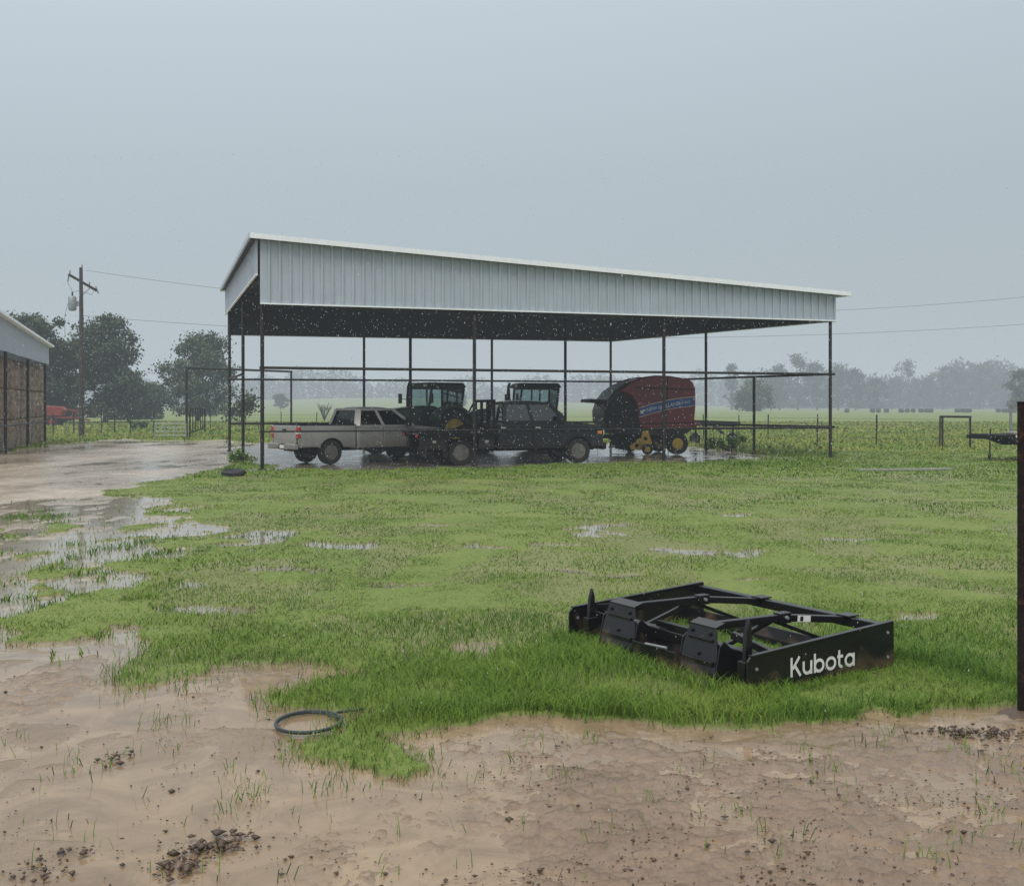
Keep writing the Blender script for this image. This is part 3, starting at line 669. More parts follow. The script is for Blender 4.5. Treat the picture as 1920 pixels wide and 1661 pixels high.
    for i in range(nseg):
        for j in (0,8): fs.append((i*9+j,(i+1)*9+j,k0+(i+1)*9+j,k0+i*9+j))
    for j in range(8):
        for i in (0,nseg): fs.append((i*9+j,i*9+j+1,k0+i*9+j+1,k0+i*9+j))
    m.add(vs, fs); m.build('cab_roof', body, t)
    for i0, i1 in ((0,1),(2,3)):
        for a, b in ((0,f),(f,1)):
            if i0 == 2: a, b = 1-b, 1-a
            m = MB(); m.face(B[i0].lerp(B[i1],a),B[i0].lerp(B[i1],b),T_[i0].lerp(T_[i1],b),T_[i0].lerp(T_[i1],a)); m.build('side_window', glass, t, smooth=False, recalc=False)
    m = MB(); m.face(B[1],B[2],T_[2],T_[1]); m.build('windscreen', m_tint2, t, smooth=False, recalc=False)
    m = MB(); m.face(B[3],B[0],T_[0],T_[3]); m.build('rear_window', glass, t, smooth=False, recalc=False)
    for sy in (-.42,.42):
        m = MB(); m.hexa([(xf-1.55,sy-.25,zl-.06),(xf-1.42,sy-.25,zl-.06),(xf-1.42,sy+.25,zl-.06),(xf-1.55,sy+.25,zl-.06)],[(xf-1.66,sy-.2,zl+.24),(xf-1.56,sy-.2,zl+.24),(xf-1.56,sy+.2,zl+.24),(xf-1.66,sy+.2,zl+.24)])
        m.box(xf-1.68,xf-1.58,sy-.12,sy+.12,zl+.25,zl+.40); m.build('seat', m_dark, t, bevel=.02)
    m = MB(); m.box(xb+.40,xb+.52,-.7,.7,zl-.06,zl+.22); m.build('rear_bench', m_dark, t, bevel=.03)
    m = MB(); m.hexa([(xf-.95,-.8,zl-.04),(xf-.56,-.8,zl-.04),(xf-.56,.8,zl-.04),(xf-.95,.8,zl-.04)],[(xf-.93,-.78,zl+.06),(xf-.66,-.78,zl+.04),(xf-.66,.78,zl+.04),(xf-.93,.78,zl+.06)]); m.build('dashboard', m_dark, t)
    for sd in (-1,1):
        for x0, x1 in ((xf-1.60,xf-.62),(xb+.06,xf-1.62)):
            m = MB(); y0, y1 = sorted((sd*(W-.03), sd*(W+.008))); m.box(x0,x1,y0,y1,zk+.06,zl-.10); d = m.build('door', body, t, bevel=.015)
            h = MB(); y0, y1 = sorted((sd*(W+.005), sd*(W+.04))); h.box(x0+.06,x0+.24,y0,y1,zl-.24,zl-.19); h.build('handle', m_chrome if flatbed else body, d, bevel=.01)
        m = MB(); y0, y1 = sorted((sd*(W-.03), sd*(W+.014))); m.box(xb+.05,xf-.60,y0,y1,zk-.02,zk+.055); m.build('rocker_panel', m_dark, t, bevel=.01)
        m = MB(); yy = sd*(W+.16); m.box(xf-.80,xf-.66,yy-.10,yy+.10,zl-.02,zl+.24); m.bar((xf-.73,sd*(W-.05),zl+.02),(xf-.73,yy,zl+.04),.05,.05); m.build('mirror', m_dark, t, bevel=.03)
        m = MB(); y0, y1 = sorted((sd*(W-.28), sd*(W-.10))); m.box(xf+.84,xf+.965,y0,y1,.74+hz,.93+hz); m.build('headlight', m_lamp, t, bevel=.02)
        m = MB(); y0, y1 = sorted((sd*(W-.12), sd*(W-.05))); m.box(xf+.70,xf+.86,y0,y1,.80+hz,.90+hz); m.build('side_marker', m_amber, t)
    m = MB(); m.box(xf+.88,xf+.975,-.62,.62,.68+hz,.95+hz); m.build('grille', m_dark, t, bevel=.02)
    m = MB(); m.box(xf+.84,xf+1.04,-.92,.92,.44,.68); m.build('front_bumper', m_chrome if not flatbed else m_dark, t, bevel=.06)
    for sd in (-1,1):
        wheel(t, xf, sd*.83, wr, .27, spokes=6)
        if flatbed:
            wheel(t, xr, sd*.90, wr, .24, spokes=6); wheel(t, xr, sd*.63, wr, .24)
        else: wheel(t, xr, sd*.83, wr, .27, spokes=6)
    if not flatbed:
        x0 = xr-1.18; x1 = xb-.05
        for sd in (-1,1):
            y0, y1 = sorted((sd*(W-.10), sd*W)); m = MB()
            m.prism([(x0+.02,.56)]+arch(xr,.56,.48)+[(x1,.50),(x1,1.27),(x0,1.27)],y0,y1); m.build('bed_side', body, t, bevel=.03)
            ar = arch(xr,.56,.52); ai = arch(xr,.56,.465)[::-1]; y0, y1 = sorted((sd*(W-.02), sd*(W+.025))); m = MB(); m.prism(ar+ai,y0,y1); m.build('arch_lip', body, t)
            y0, y1 = sorted((sd*(W-.11), sd*(W+.006))); m = MB(); m.box(x0+.02,x1,y0,y1,1.265,1.30); m.build('bed_rail', m_dark, t, bevel=.01)
            y0, y1 = sorted((sd*(W-.17), sd*(W+.006))); m = MB(); m.box(x0-.025,x0+.10,y0,y1,.86,1.22); m.build('tail_light', m_tail, t, bevel=.025)
            m = MB(); y0, y1 = sorted((sd*(W-.17), sd*(W+.007))); m.box(x0-.026,x0+.10,y0,y1,1.0,1.05); m.build('reversing_lamp', m_lamp, t)
        m = MB(); m.box(x0+.05,x1,-W+.1,W-.1,.80,.86); m.box(x1-.06,x1,-W+.1,W-.1,.6,1.26); m.build('bed_floor', m_chass, t)
        m = MB(); m.box(x0-.01,x0+.06,-W+.175,W-.175,.66,1.26); tg = m.build('tailgate', body, t, bevel=.02)
        m = MB(); m.box(x0-.03,x0-.008,-.13,.13,1.08,1.15); m.build('tailgate_handle', m_dark, tg, bevel=.01)
        m = MB(); m.box(x0-.016,x0-.010,-.60,.60,.78,1.02); m.build('pressed_panel', body, tg, bevel=.004)
        m = MB(); m.box(x0-.16,x0+.02,-.96,-.22,.50,.68); m.box(x0-.16,x0+.02,.22,.96,.50,.68); m.box(x0-.10,x0+.02,-.24,.24,.48,.64); m.build('rear_bumper', m_chrome, t, bevel=.025)
        m = MB(); m.box(x0-.112,x0-.102,-.15,.15,.53,.63); m.build('licence_plate', m_decal, t)
    else:
        x0 = xr-1.40; x1 = xb-.02; D = 1.14
        m = MB(); m.box(x0,x1,-D,D,.96,1.03); m.build('flat_deck', m_truckblack, t, bevel=.01)
        for sd in (-1,1):
            m = MB(); y0, y1 = sorted((sd*(D+.002), sd*(D+.05))); m.box(x0-.02,x1,y0,y1,.90,1.04)
            for k in range(6): xx = x0+.25+k*(x1-x0-.4)/5; y2, y3 = sorted((sd*(D+.05), sd*(D+.09))); m.box(xx,xx+.08,y2,y3,.90,1.02)
            m.build('side_rail', m_chass, t, bevel=.008)
            for a, b in ((x0+.1,xr-.52),(xr+.55,x1-.1)):
                m = MB(); y0, y1 = sorted((sd*.70, sd*1.10)); m.box(a,b,y0,y1,.52,.93); bx = m.build('toolbox', m_truckblack, t, bevel=.02)
                m = MB(); y0, y1 = sorted((sd*1.10, sd*1.115)); m.box((a+b)/2-.06,(a+b)/2+.06,y0,y1,.72,.80); m.build('latch', m_chrome, bx)
            m = MB(); m.box(x0-.05,x0-.022,sd*.9-.10,sd*.9+.10,.90,1.0); m.build('tail_light', m_tail, t)
            m = MB(); m.box(xr-.52,xr-.49,sd*.9-.22,sd*.9+.22,.25,.9); m.build('mud_flap', m_rubberblack, t)
        m = MB()
        for y in (-1.02,-.33,.33,1.02): m.bar((x1-.10,y,1.03),(x1-.10,y,2.06),.08,.08)
        m.bar((x1-.10,-1.06,2.06),(x1-.10,1.06,2.06),.09,.09)
        for k in range(4): m.bar((x1-.10,-1.02,1.25+.17*k),(x1-.10,1.02,1.25+.17*k),.035,.035)
        for sd in (-1,1): m.tube([(x1-.14,sd*1.04,1.03),(x1-.50,sd*1.04,1.45),(x1-.14,sd*1.04,2.02)],.045,8)
        m.build('headache_rack', m_chass, t)
        m = MB()
        for sd in (-1,1): m.bar((x1-.9,sd*.75,1.08),(x1-.45,sd*.75,1.30),.10,.12); m.bar((x0+.1,sd*.75,1.08),(x1-.9,sd*.75,1.08),.10,.10)
        m.tube([(x1-.5,-.8,1.28),(x1-.5,.8,1.28)],.06,8); m.build('bale_arm', m_chass, t)
    return t
pickup('pickup_truck', 'dirty pewter crew cab pickup seen from its tailgate at the left of the shed', (-5.05,36.5), R(38), m_silver, 3.57, False)
pickup('flatbed_truck', 'black crew cab flatbed truck parked side on along the front of the shed', (-.02,35.64), R(18.7), m_truckblack, 4.06, True)

def tractor(name, label, loc, rz, body, rimm, bodyname):
    t = thing(name, label, 'tractor', (loc[0],loc[1],0), rz)
    m = MB(); m.prism([(.85,.95),(3.0,.95),(3.12,1.2),(3.05,1.55),(2.7,1.74),(.85,1.92)],-.42,.42); m.build('bonnet', body, t, bevel=.07, seg=3)
    m = MB(); m.box(3.05,3.13,-.32,.32,1.02,1.45); m.build('grille', m_dark, t, bevel=.03)
    m = MB(); m.box(-.5,2.9,-.34,.34,.62,.98); m.box(2.3,2.5,-.75,.75,.5,.72); m.box(-.2,.2,-.8,.8,.72,1.02); m.box(2.95,3.45,-.3,.3,.62,.95); m.build('chassis', m_chass, t, bevel=.03)
    for sd in (-1,1):
        m = MB(); m.box(3.04,3.11,sd*.3-.09,sd*.3+.09,1.48,1.58); m.build('headlight', m_lamp, t, bevel=.02)
        wheel(t,0,sd*.95,.90,.50,rimm,.55,lugs=20); wheel(t,2.4,sd*.88,.64,.40,rimm,.58,lugs=18)
        fp = []; n = 9
        for i in range(n+1): a = R(25+140*i/n); fp.append((math.cos(a)*1.02, .90+math.sin(a)*1.02))
        fp2 = [(x*.94, .9+(z-.9)*.94) for x, z in fp][::-1]
        y0, y1 = sorted((sd*.62, sd*1.22)); m = MB(); m.prism(fp+fp2,y0,y1); m.build('fender', body, t)
        m = MB(); y0, y1 = sorted((sd*.46, sd*.78)); m.box(.55,1.05,y0,y1,.55,1.05); m.build('step', m_chass, t, bevel=.03)
        m = MB(); m.bar((.95,sd*.78,2.15),(1.1,sd*1.12,2.2),.03,.03); m.box(1.07,1.13,sd*1.15-.1,sd*1.15+.1,2.0,2.4); m.build('mirror', m_dark, t)
    cb = [(-.62,-.62),(.95,-.58),(.95,.58),(-.62,.62)]; ct = [(-.72,-.78),(.82,-.76),(.82,.76),(-.72,.78)]
    z0, z1 = 1.25, 2.62
    fr = MB()
    for i in range(4): fr.bar((*cb[i],z0),(*ct[i],z1),.075,.075)
    for sd in (-1,1): fr.bar((.12,sd*.66,z0-.05),(.05,sd*.775,z1),.06,.06)
    for i in range(4):
        j = (i+1)%4; fr.bar((*cb[i],z0),(*cb[j],z0),.08,.1); fr.bar((*ct[i],z1),(*ct[j],z1),.08,.08)
    fr.build('cab_frame', m_dark, t, smooth=False)
    m = MB(); m.box(-.6,.93,-.57,.57,.9,1.22); m.build('cab_base', m_chass, t, bevel=.03)
    for i in range(4):
        j = (i+1)%4; a = Vector((*cb[i],z0+.05)); b = Vector((*cb[j],z0+.05)); c = Vector((*ct[j],z1-.04)); d = Vector((*ct[i],z1-.04))
        m = MB(); m.face(a,b,c,d); m.build('cab_window', m_see, t, smooth=False, recalc=False)
    m = MB(); m.hexa([(-.85,-.84,2.64),(1.02,-.82,2.64),(1.02,.82,2.64),(-.85,.84,2.64)],[(-.75,-.74,2.84),(.92,-.72,2.84),(.92,.72,2.84),(-.75,.74,2.84)]); rf = m.build('cab_roof', m_dark if bodyname != 'green' else mat('green_dark_roof',(.008,.018,.011),.4), t, bevel=.06, seg=3)
    for y in (-.6,.6): m = MB(); m.box(1.0,1.05,y-.1,y+.1,2.66,2.76); m.build('work_lamp', m_lamp, rf)
    m = MB(); m.box(-.35,.15,-.25,.25,1.25,1.45); m.hexa([(-.42,-.25,1.42),(-.28,-.25,1.42),(-.28,.25,1.42),(-.42,.25,1.42)],[(-.52,-.22,2.1),(-.42,-.22,2.1),(-.42,.22,2.1),(-.52,.22,2.1)]); m.build('seat', m_dark, t, bevel=.05)
    m = MB(); m.tube([(.75,0,1.25),(.55,0,1.72)],.05,8)
    m.tube([(.55+.03*math.cos(a),.2*math.sin(a),1.74+.18*math.cos(a)*.5) for a in [i*math.pi/6 for i in range(13)]],.018,6); m.build('steering_wheel', m_dark, t)
    m = MB(); m.tube([(1.12,-.5,1.5),(1.12,-.5,2.25),(1.12,-.5,2.75)],[.09,.09,.05],12); m.tube([(1.12,-.5,2.75),(1.05,-.5,2.86)],.05,10); m.build('exhaust_stack', m_dark, t)
    return t
tractor('green_tractor', 'dark green tractor with a glass cab behind the two trucks', (-3.0,43.4), R(180+38), m_green, m_yrim, 'green')
tractor('blue_tractor', 'blue tractor with a glass cab hitched in front of the red baler', (1.05,44.4), R(180+12), m_blue, m_rim, 'blue')

def baler():
    t = thing('round_baler', 'big round hay baler with a red body and yellow hubs under the shed', 'hay baler', (5.25,43.1,0), R(188))
    W = 1.12
    m = MB(); m.prism([(-1.72,.92),(-1.78,1.6),(-1.74,2.7),(-1.5,2.90),(-.2,2.96),(.45,2.92),(.95,2.78),(1.38,2.50),(1.68,2.12),(1.82,1.70),(1.80,1.28),(1.62,.95),(1.3,.78),(-.9,.68),(-1.4,.75)],-W,W); m.build('bale_chamber', m_rubberblack, t, bevel=.05, seg=3)
    for sd in (-1,1):
        y0, y1 = sorted((sd*(W+.004), sd*(W+.14)))
        m = MB(); m.prism([(-1.72,.98),(-1.80,1.3),(-1.85,1.9),(-1.84,2.60),(-1.72,2.86),(-1.45,2.98),(-.8,3.08),(-.2,3.10),(.25,3.04),(.70,2.88),(1.05,2.64),(1.22,2.44),(1.05,2.44),(.76,2.30),(.58,2.02),(.50,1.70),(.50,1.38),(.34,1.05),(-.6,.92)],y0,y1); sh = m.build('side_shield', m_red, t, bevel=.06, seg=4)
        for q in ([(-.62,.95),(-.58,.95),(-.70,3.06),(-.74,3.06)],[(-1.76,1.22),(.40,1.18),(.42,1.22),(-1.77,1.26)],[(-1.80,2.52),(.62,2.60),(.60,2.64),(-1.80,2.56)]):
            g = MB(); ya, yb = sorted((sd*(W+.138), sd*(W+.146))); g.prism(q,ya,yb); g.build('panel_seam', m_chass, sh)
        y2, y3 = sorted((sd*(W+.004), sd*(W+.06))); m = MB(); m.prism([(.56,1.35),(.60,2.0),(.80,2.28),(1.08,2.42),(1.30,2.36),(1.62,2.02),(1.76,1.62),(1.72,1.25),(1.5,.95),(.9,.86),(.42,1.0)],y2,y3); fg = m.build('front_guard', m_dark, t, bevel=.03)
        for q in ([(.62,1.52),(1.74,1.46),(1.74,1.50),(.62,1.56)],[(.70,1.95),(1.62,1.90),(1.60,1.94),(.72,1.99)]):
            g = MB(); ya, yb = sorted((sd*(W+.06), sd*(W+.085))); g.prism(q,ya,yb); g.build('guard_rib', m_chass, fg)
        wheel(t,-1.05,sd*1.32,.43,.36,m_yrim,.50,spokes=5)
        wheel(t,.15,sd*1.38,.21,.14,m_yrim,.5)
        m = MB(); m.bar((.15,sd*1.25,.22),(.45,sd*1.22,.62),.06,.08); m.build('gauge_wheel_arm', m_yrim, t)
    y = W+.150
    def strip(x0,x1,zc,h,yy,nm,mt,par=t):
        m = MB(); n = 14; vs = []; fs = []
        for i in range(n+1):
            f = i/n; x = x0+(x1-x0)*f; zc2 = zc+(x0-x)*.20+.07*math.sin(math.pi*f)
            vs += [(x,yy,zc2-h/2),(x,yy,zc2+h/2)]
        for i in range(n): fs.append((2*i,2*i+2,2*i+3,2*i+1))
        m.add(vs, fs); return m.build(nm, mt, par, smooth=False, recalc=False)
    st = strip(.44,-1.74,1.64,.29,y,'side_stripe',m_decalblue)
    strip(.46,-1.78,1.82,.024,y+.001,'stripe_edge',m_decal2,st); strip(.44,-1.77,1.46,.02,y+.001,'stripe_edge',m_decal2,st)
    text_part('lettering','NEW HOLLAND',.19,m_decal2,t,(.16,y+.004,1.665),(-1,0,.21),(0,0,1),.002)
    text_part('lettering','Roll-Belt',.15,m_decal2,t,(-1.10,y+.004,1.94),(-1,0,.17),(0,0,1),.0)
    m = MB(); m.prism([(.40,1.60),(.33,1.60),(.22,1.69),(.22,1.76),(.30,1.76),(.40,1.69)],y+.001,y+.006); m.build('leaf_emblem', m_decal2, t)
    m = MB(); m.box(-1.70,.3,-W+.02,W-.02,2.90,3.0); m.build('top_cover', m_red, t, bevel=.03)
    m = MB(); m.box(-1.98,-1.79,-1.0,1.0,1.0,1.35); m.box(-2.15,-1.95,-.9,.9,1.1,1.22); m.build('bale_kicker', m_red, t, bevel=.04)
    m = MB(); m.hexa([(1.55,-1.0,2.0),(2.35,-.95,2.05),(2.35,.95,2.05),(1.55,1.0,2.0)],[(1.5,-1.0,2.12),(2.3,-.95,2.18),(2.3,.95,2.18),(1.5,1.0,2.12)]); m.build('wrap_flap', m_dark, t, bevel=.02)
    m = MB(); m.lathe([(.30,-1.05),(.30,1.05)],(.72,0,.42),16)
    for i in range(22):
        for a in (0,1.57,3.14,4.7):
            yy = -1.0+2.0*i/21; m.bar((.72+.28*math.cos(a+.3*i),yy,.42+.28*math.sin(a+.3*i)),(.72+.42*math.cos(a+.3*i),yy,.42+.42*math.sin(a+.3*i)),.012,.012)
    m.build('pickup_reel', m_chass, t)
    for sd in (-1,1):
        y0, y1 = sorted((sd*1.1, sd*1.19)); m = MB(); m.prism([(-.1,.45),(.0,.25),(.2,.25),(.35,.16),(.75,.18),(.80,.34),(.55,.50),(.35,.62),(.28,.92),(.05,.95),(.0,.72)],y0,y1); pp = m.build('pickup_side_plate', m_yrim, t, bevel=.015)
        for cx, cz, r in ((.52,.34,.08),(.17,.62,.07)): g = MB(); g.lathe([(r,-.02),(r,.02)],(cx,sd*1.20,cz),14); g.build('drive_sprocket', m_chass, pp)
    m = MB(); m.bar((-1.05,-1.2,.42),(-1.05,1.2,.42),.14,.14); m.bar((-1.2,-.6,.66),(1.5,-.6,.66),.12,.16); m.bar((-1.2,.6,.66),(1.5,.6,.66),.12,.16); m.bar((1.4,-.55,.7),(2.9,0,.62),.1,.14); m.bar((1.4,.55,.7),(2.9,0,.62),.1,.14)
    for sd in (-1,1): m.bar((-1.05,sd*1.0,.42),(-1.0,sd*1.0,.95),.12,.12)
    m.tube([(2.3,.25,.05),(2.3,.25,1.0)],.05,8); m.build('hitch_frame', m_chass, t)
baler()

# ---------------------------------------------------------------- land plane in the grass
def wordmark(parent, org, cap, wtot):
    w = .160; strokes = []; x = 0
    def arc(cx, cz, rx, rz, a0, a1, n=20): return [(cx+rx*math.cos(R(a0+(a1-a0)*i/n)), cz+rz*math.sin(R(a0+(a1-a0)*i/n))) for i in range(n+1)]
    h = .70; rz_ = h/2-w/2+.02
    x = w/2; strokes += [[(x,0),(x,1)], [(x+.08,.40),(x+.60,1.0)], [(x+.24,.58),(x+.68,0)]]; x += .68+.23
    strokes += [[(x,h),(x,.33)]+arc(x+.29,.33,.29,.26,180,360)+[(x+.58,h)], [(x+.58,h),(x+.58,0)]]; x += .58+.28
    strokes += [[(x,0),(x,1)], arc(x+.33,h/2,.33,rz_,0,360)]; x += .66+.25
    strokes += [arc(x+.34,h/2,.34,rz_,0,360)]; x += .68+.22
    strokes += [[(x+.10,.96),(x+.10,.27)]+arc(x+.29,.27,.19,.19,180,290,8), [(x-.06,h-.07),(x+.40,h-.07)]]; x += .40+.21
    strokes += [arc(x+.33,h/2,.33,rz_,0,360), [(x+.66,h),(x+.66,0)]]; x += .66+w/2
    sx = wtot/x; m = MB()
    for k, s in enumerate(strokes):
        n = len(s); vs = []; fs = []; dy = .0004*k
        closed = n > 8 and abs(s[0][0]-s[-1][0])+abs(s[0][1]-s[-1][1]) < 1e-6
        for i in range(n):
            a = s[i-1] if i else (s[-2] if closed else s[0]); b = s[i+1] if i < n-1 else (s[1] if closed else s[-1])
            dx, dz = b[0]-a[0], b[1]-a[1]; l = math.hypot(dx, dz); nx, nz = -dz/l*w/2, dx/l*w/2
            for q in (1,-1): vs.append((org[0]+(s[i][0]+q*nx)*sx, org[1]-dy*.25, org[2]+(s[i][1]+q*nz)*cap))
        for i in range(n-1): fs.append((2*i,2*i+1,2*i+3,2*i+2))
        m.add(vs, fs)
    return m.build('lettering', m_decal, parent, smooth=False, recalc=False)
def land_plane():
    t = thing('land_plane', 'black steel land grading attachment lying in the long grass', 'grading attachment', (LPO[0],LPO[1],-.03), LPA)
    U, WW, h, hl = 1.44, 2.0, .365, .285
    for y, lab in ((0,'near skid side plate with white lettering'),(WW,'far skid side plate')):
        m = MB(); m.prism([(0,.03),(.06,0),(U-.03,0),(U,.03),(U,h),(U-.02,h+.005),(.03,hl),(0,hl-.03)],y-.008,y+.008); o = m.build('side_plate', m_black, t, bevel=.003); o['label'] = lab
        for x, z in ((U-.07,h-.07),(U-.07,.12),(.08,.20)): b = MB(); b.lathe([(.012,-.014),(.012,.014)],(x,y,z),8); b.build('bolt', m_galv, o)
        b = MB(); b.prism([(.03,hl),(U-.02,h),(U-.02,h+.010),(.03,hl+.010)],y-.018,y+.018); b.build('top_flange', m_black, o, bevel=.003)
    def board(x, nm, hh, lean=.05):
        m = MB(); m.prism([(x,.0),(x+.014,.0),(x+lean+.014,hh),(x+lean,hh)],.010,WW-.010); o = m.build(nm, m_black, t, bevel=.003)
        e = MB(); e.prism([(x-.014,-.005),(x-.002,-.005),(x+.02,.09),(x+.008,.09)],.02,WW-.02); e.build('cutting_edge', m_chass, o)
        return o
    board(.16,'front_blade',.24); board(U-.24,'rear_blade',.17)
    m = MB(); m.bar((U-.06,.010,h-.05),(U-.06,WW-.010,h-.05),.07,.07); m.build('rear_crossbar', m_black, t, bevel=.006)
    m = MB(); m.bar((.22,.010,.22),(.22,WW-.010,.22),.08,.08); m.build('front_crossbar', m_black, t, bevel=.006)
    ht = .40
    for y0, y1 in ((.28,.64),(1.16,1.56)):
        def X_(z): return -.04+.22*z
        yi0, yi1 = y0+.06, y1-.04
        m = MB()
        m.hexa([(X_(.01),y0,.01),(X_(.01)+.010,y0,.01),(X_(.01)+.010,y1,.01),(X_(.01),y1,.01)],[(X_(.26),y0+.01,.26),(X_(.26)+.010,y0+.01,.26),(X_(.26)+.010,y1-.005,.26),(X_(.26),y1-.005,.26)])
        m.hexa([(X_(.2605),y0+.012,.2605),(X_(.2605)+.010,y0+.012,.2605),(X_(.2605)+.010,y1-.006,.2605),(X_(.2605),y1-.006,.2605)],[(X_(ht),yi0,ht),(X_(ht)+.010,yi0,ht),(X_(ht)+.010,yi1,ht),(X_(ht),yi1,ht)])
        m.hexa([(X_(ht)-.002,yi0,ht+.001),(X_(ht)-.002,yi1,ht+.001),(.13,yi1,ht+.026),(.13,yi0,ht+.026)],[(X_(ht)-.002,yi0,ht+.010),(X_(ht)-.002,yi1,ht+.010),(.13,yi1,ht+.035),(.13,yi0,ht+.035)])
        o = m.build('hitch_plate', m_black, t)
        for yy in (y0-.012,y1+.002):
            g = MB(); g.prism([(-.035,.03),(.16,.04),(.22,.16),(.20,.24),(.12,.28),(.06,.33),(.02,.30)],yy,yy+.010); g.build('gusset', m_black, o, bevel=.002)
        for yy, z in ((y0+.06,.10),(y1-.06,.10),(y0+.10,.36),(y1-.08,.36),((y0+y1)/2,.22)): g = MB(); g.lathe([(.012,-.006),(.012,.008)],(X_(z)-.003,yy,z),8); g.build('bolt', m_chass, o)
        g = MB(); g.bar((X_(.18)-.012,y0+.03,.175),(X_(.18)-.012,y1-.03,.175),.02,.035); g.build('stiffener', m_black, o, bevel=.003)
        g = MB(); g.bar((X_(.33)-.010,y0+.07,.32),(X_(.33)-.010,y1-.06,.32),.016,.022); g.build('stiffener', m_black, o, bevel=.003)
        g = MB(); g.hexa([(-.10,y0+.04,.005),(-.10,y1-.04,.005),(-.03,y1-.02,.05),(-.03,y0+.02,.05)],[(-.10,y0+.04,.015),(-.10,y1-.04,.015),(-.03,y1-.02,.062),(-.03,y0+.02,.062)]); g.build('lower_lip', m_black, o)
    for y, y2 in ((.50,.36),(1.36,1.24)):
        m = MB(); m.bar((.11,y,.385),(.82,y-.03,.380),.050,.055); m.bar((.81,y-.03,.380),(U-.06,y2,.325),.050,.050); m.box(U-.12,U+.0,y2-.06,y2+.06,.352,.366); m.build('brace_arm', m_black, t, bevel=.005)
        m = MB(); m.bar((.24,y,.22),(.70,y-.02,.362),.032,.032); m.build('brace_strut', m_black, t, bevel=.004)
        m = MB(); m.bar((.74,y-.02,.36),(U-.20,y2,.16),.028,.028); m.build('brace_strut', m_black, t, bevel=.004)
        m = MB(); m.box(.76,.87,y-.066,y+.006,.342,.418); m.build('brace_bracket', m_black, t, bevel=.004)
        m = MB(); m.tube([(.815,y-.085,.385),(.815,y+.025,.385)],.013,10); m.build('brace_pin', m_galv, t)
    m = MB(); m.bar((.26,.02,.27),(.16,.30,.36),.04,.05); m.build('side_tie', m_black, t, bevel=.004)
    m = MB(); m.bar((.16,1.54,.36),(.26,WW-.02,.27),.04,.05); m.build('side_tie', m_black, t, bevel=.004)
    m = MB(); m.bar((.22,.66,.29),(.22,1.15,.29),.045,.045); m.build('hitch_tie_bar', m_black, t, bevel=.004)
    m = MB(); m.bar((-.03,.655,.10),(-.03,1.145,.10),.012,.18); m.build('hitch_tie_plate', m_black, t, bevel=.003)
    m = MB(); m.tube([(-.045,.74,.21),(-.04,.98,.195)],.009,8); m.build('hitch_pin', m_galv, t)
    for y, zt in ((.10,.51),(1.84,.46)):
        m = MB(); m.prism([(.06,.02),(.115,.02),(.135,zt-.17),(.128,zt-.06),(.108,zt),(.080,zt-.09)],y-.017,y+.017); m.build('ripper_shank', m_black, t, bevel=.005)
        m = MB(); m.box(.045,.15,y-.035,y+.035,.14,.23); m.build('shank_holder', m_black, t, bevel=.004)
    wordmark(t, (.39,-.0100,.105), .130, .63)
    def on_arm(x, dy): return (x, .47-(x-.81)*.193-.025-dy, .38-(x-.81)*.0965)
    q = MB(); q.bar(on_arm(.92,.003),on_arm(1.03,.003),.003,.046); q.build('warning_label', m_decal, t)
    q = MB(); q.bar(on_arm(.94,.0055),on_arm(.965,.0055),.002,.034); q.build('warning_print', m_dark, t)
    q = MB(); q.box(.146,.150,.04,.10,.05,.11); q.build('serial_sticker', m_decal, t)
land_plane()

# ---------------------------------------------------------------- garden hose
def hose():
    cx, cy = G(577,1356); pts = []
    for i in range(75):
        a = R(-20+i*10.2); r = .185+.006*math.sin(i*.2)+.00012*i
        pts.append((cx+math.cos(a)*r, cy+math.sin(a)*r*1.15, .002+.0002*i))
    ex, ey = G(640,1336); pts += [(ex-.06,ey-.10,.012),(ex-.02,ey-.02,.008),(ex+.06,ey+.03,.006),(ex+.13,ey+.06,.006)]
    m = MB(); m.tube(pts, .0095, 8); o = m.build('garden_hose', m_hose, org=(cx,cy,0)); tag(o, 'coil of dark grey garden hose lying on the mud', 'hose')
hose()

# ---------------------------------------------------------------- posts, fences, gates
def yard_post():
    x, y = G(1916,1338); t = thing('yard_post', 'dark rusty steel post at the right edge beside the mud', 'post', (x,y,0))
    m = MB(); m.tube([(0,0,-.1),(0,0,1.9)],.026,12); m.tube([(0,0,1.9),(0,0,1.91)],.029,12); m.build('pipe', m_rustpost, t)
    m = MB(); m.lathe([(.16,0),(.10,.03),(.03,.045)],(0,0,-.02),12,'z'); m.build('soil_mound', m_clod, t)
yard_post()
def wire_fence(name, label, pts, hgt):
    o0 = pts[0]; t = thing(name, label, 'fence', (o0[0],o0[1],0)); org = (o0[0],o0[1],0)
    for x, y in pts:
        m = MB(); m.bar((x,y,-.1),(x+random.uniform(-.05,.05),y,hgt+random.uniform(-.06,.1)),.07,.05); m.build('post', m_pipe, t, org, smooth=False)
    for z in (.3,.6,.9,1.15):
        m = MB(); m.tube([(x,y-.03,z*hgt/1.3) for x, y in pts],.006,4); m.build('wire', m_wire, t, org)
wire_fence('wire_fence','barbed wire fence on steel posts along the field left of the shed',[G(px,816-.012*(px-90)) for px in (100,138,190,215,245,288)],1.45)
wire_fence('wire_fence','wire fence on thin steel posts running across the field behind the shed',[G(px,806+.0185*(px-400)) for px in range(395,1400,66)],1.4)
wire_fence('wire_fence','wire fence with leaning steel posts in the grass right of the shed',[G(1440,829),G(1532,832),G(1643,836),G(1762,839)],1.45)
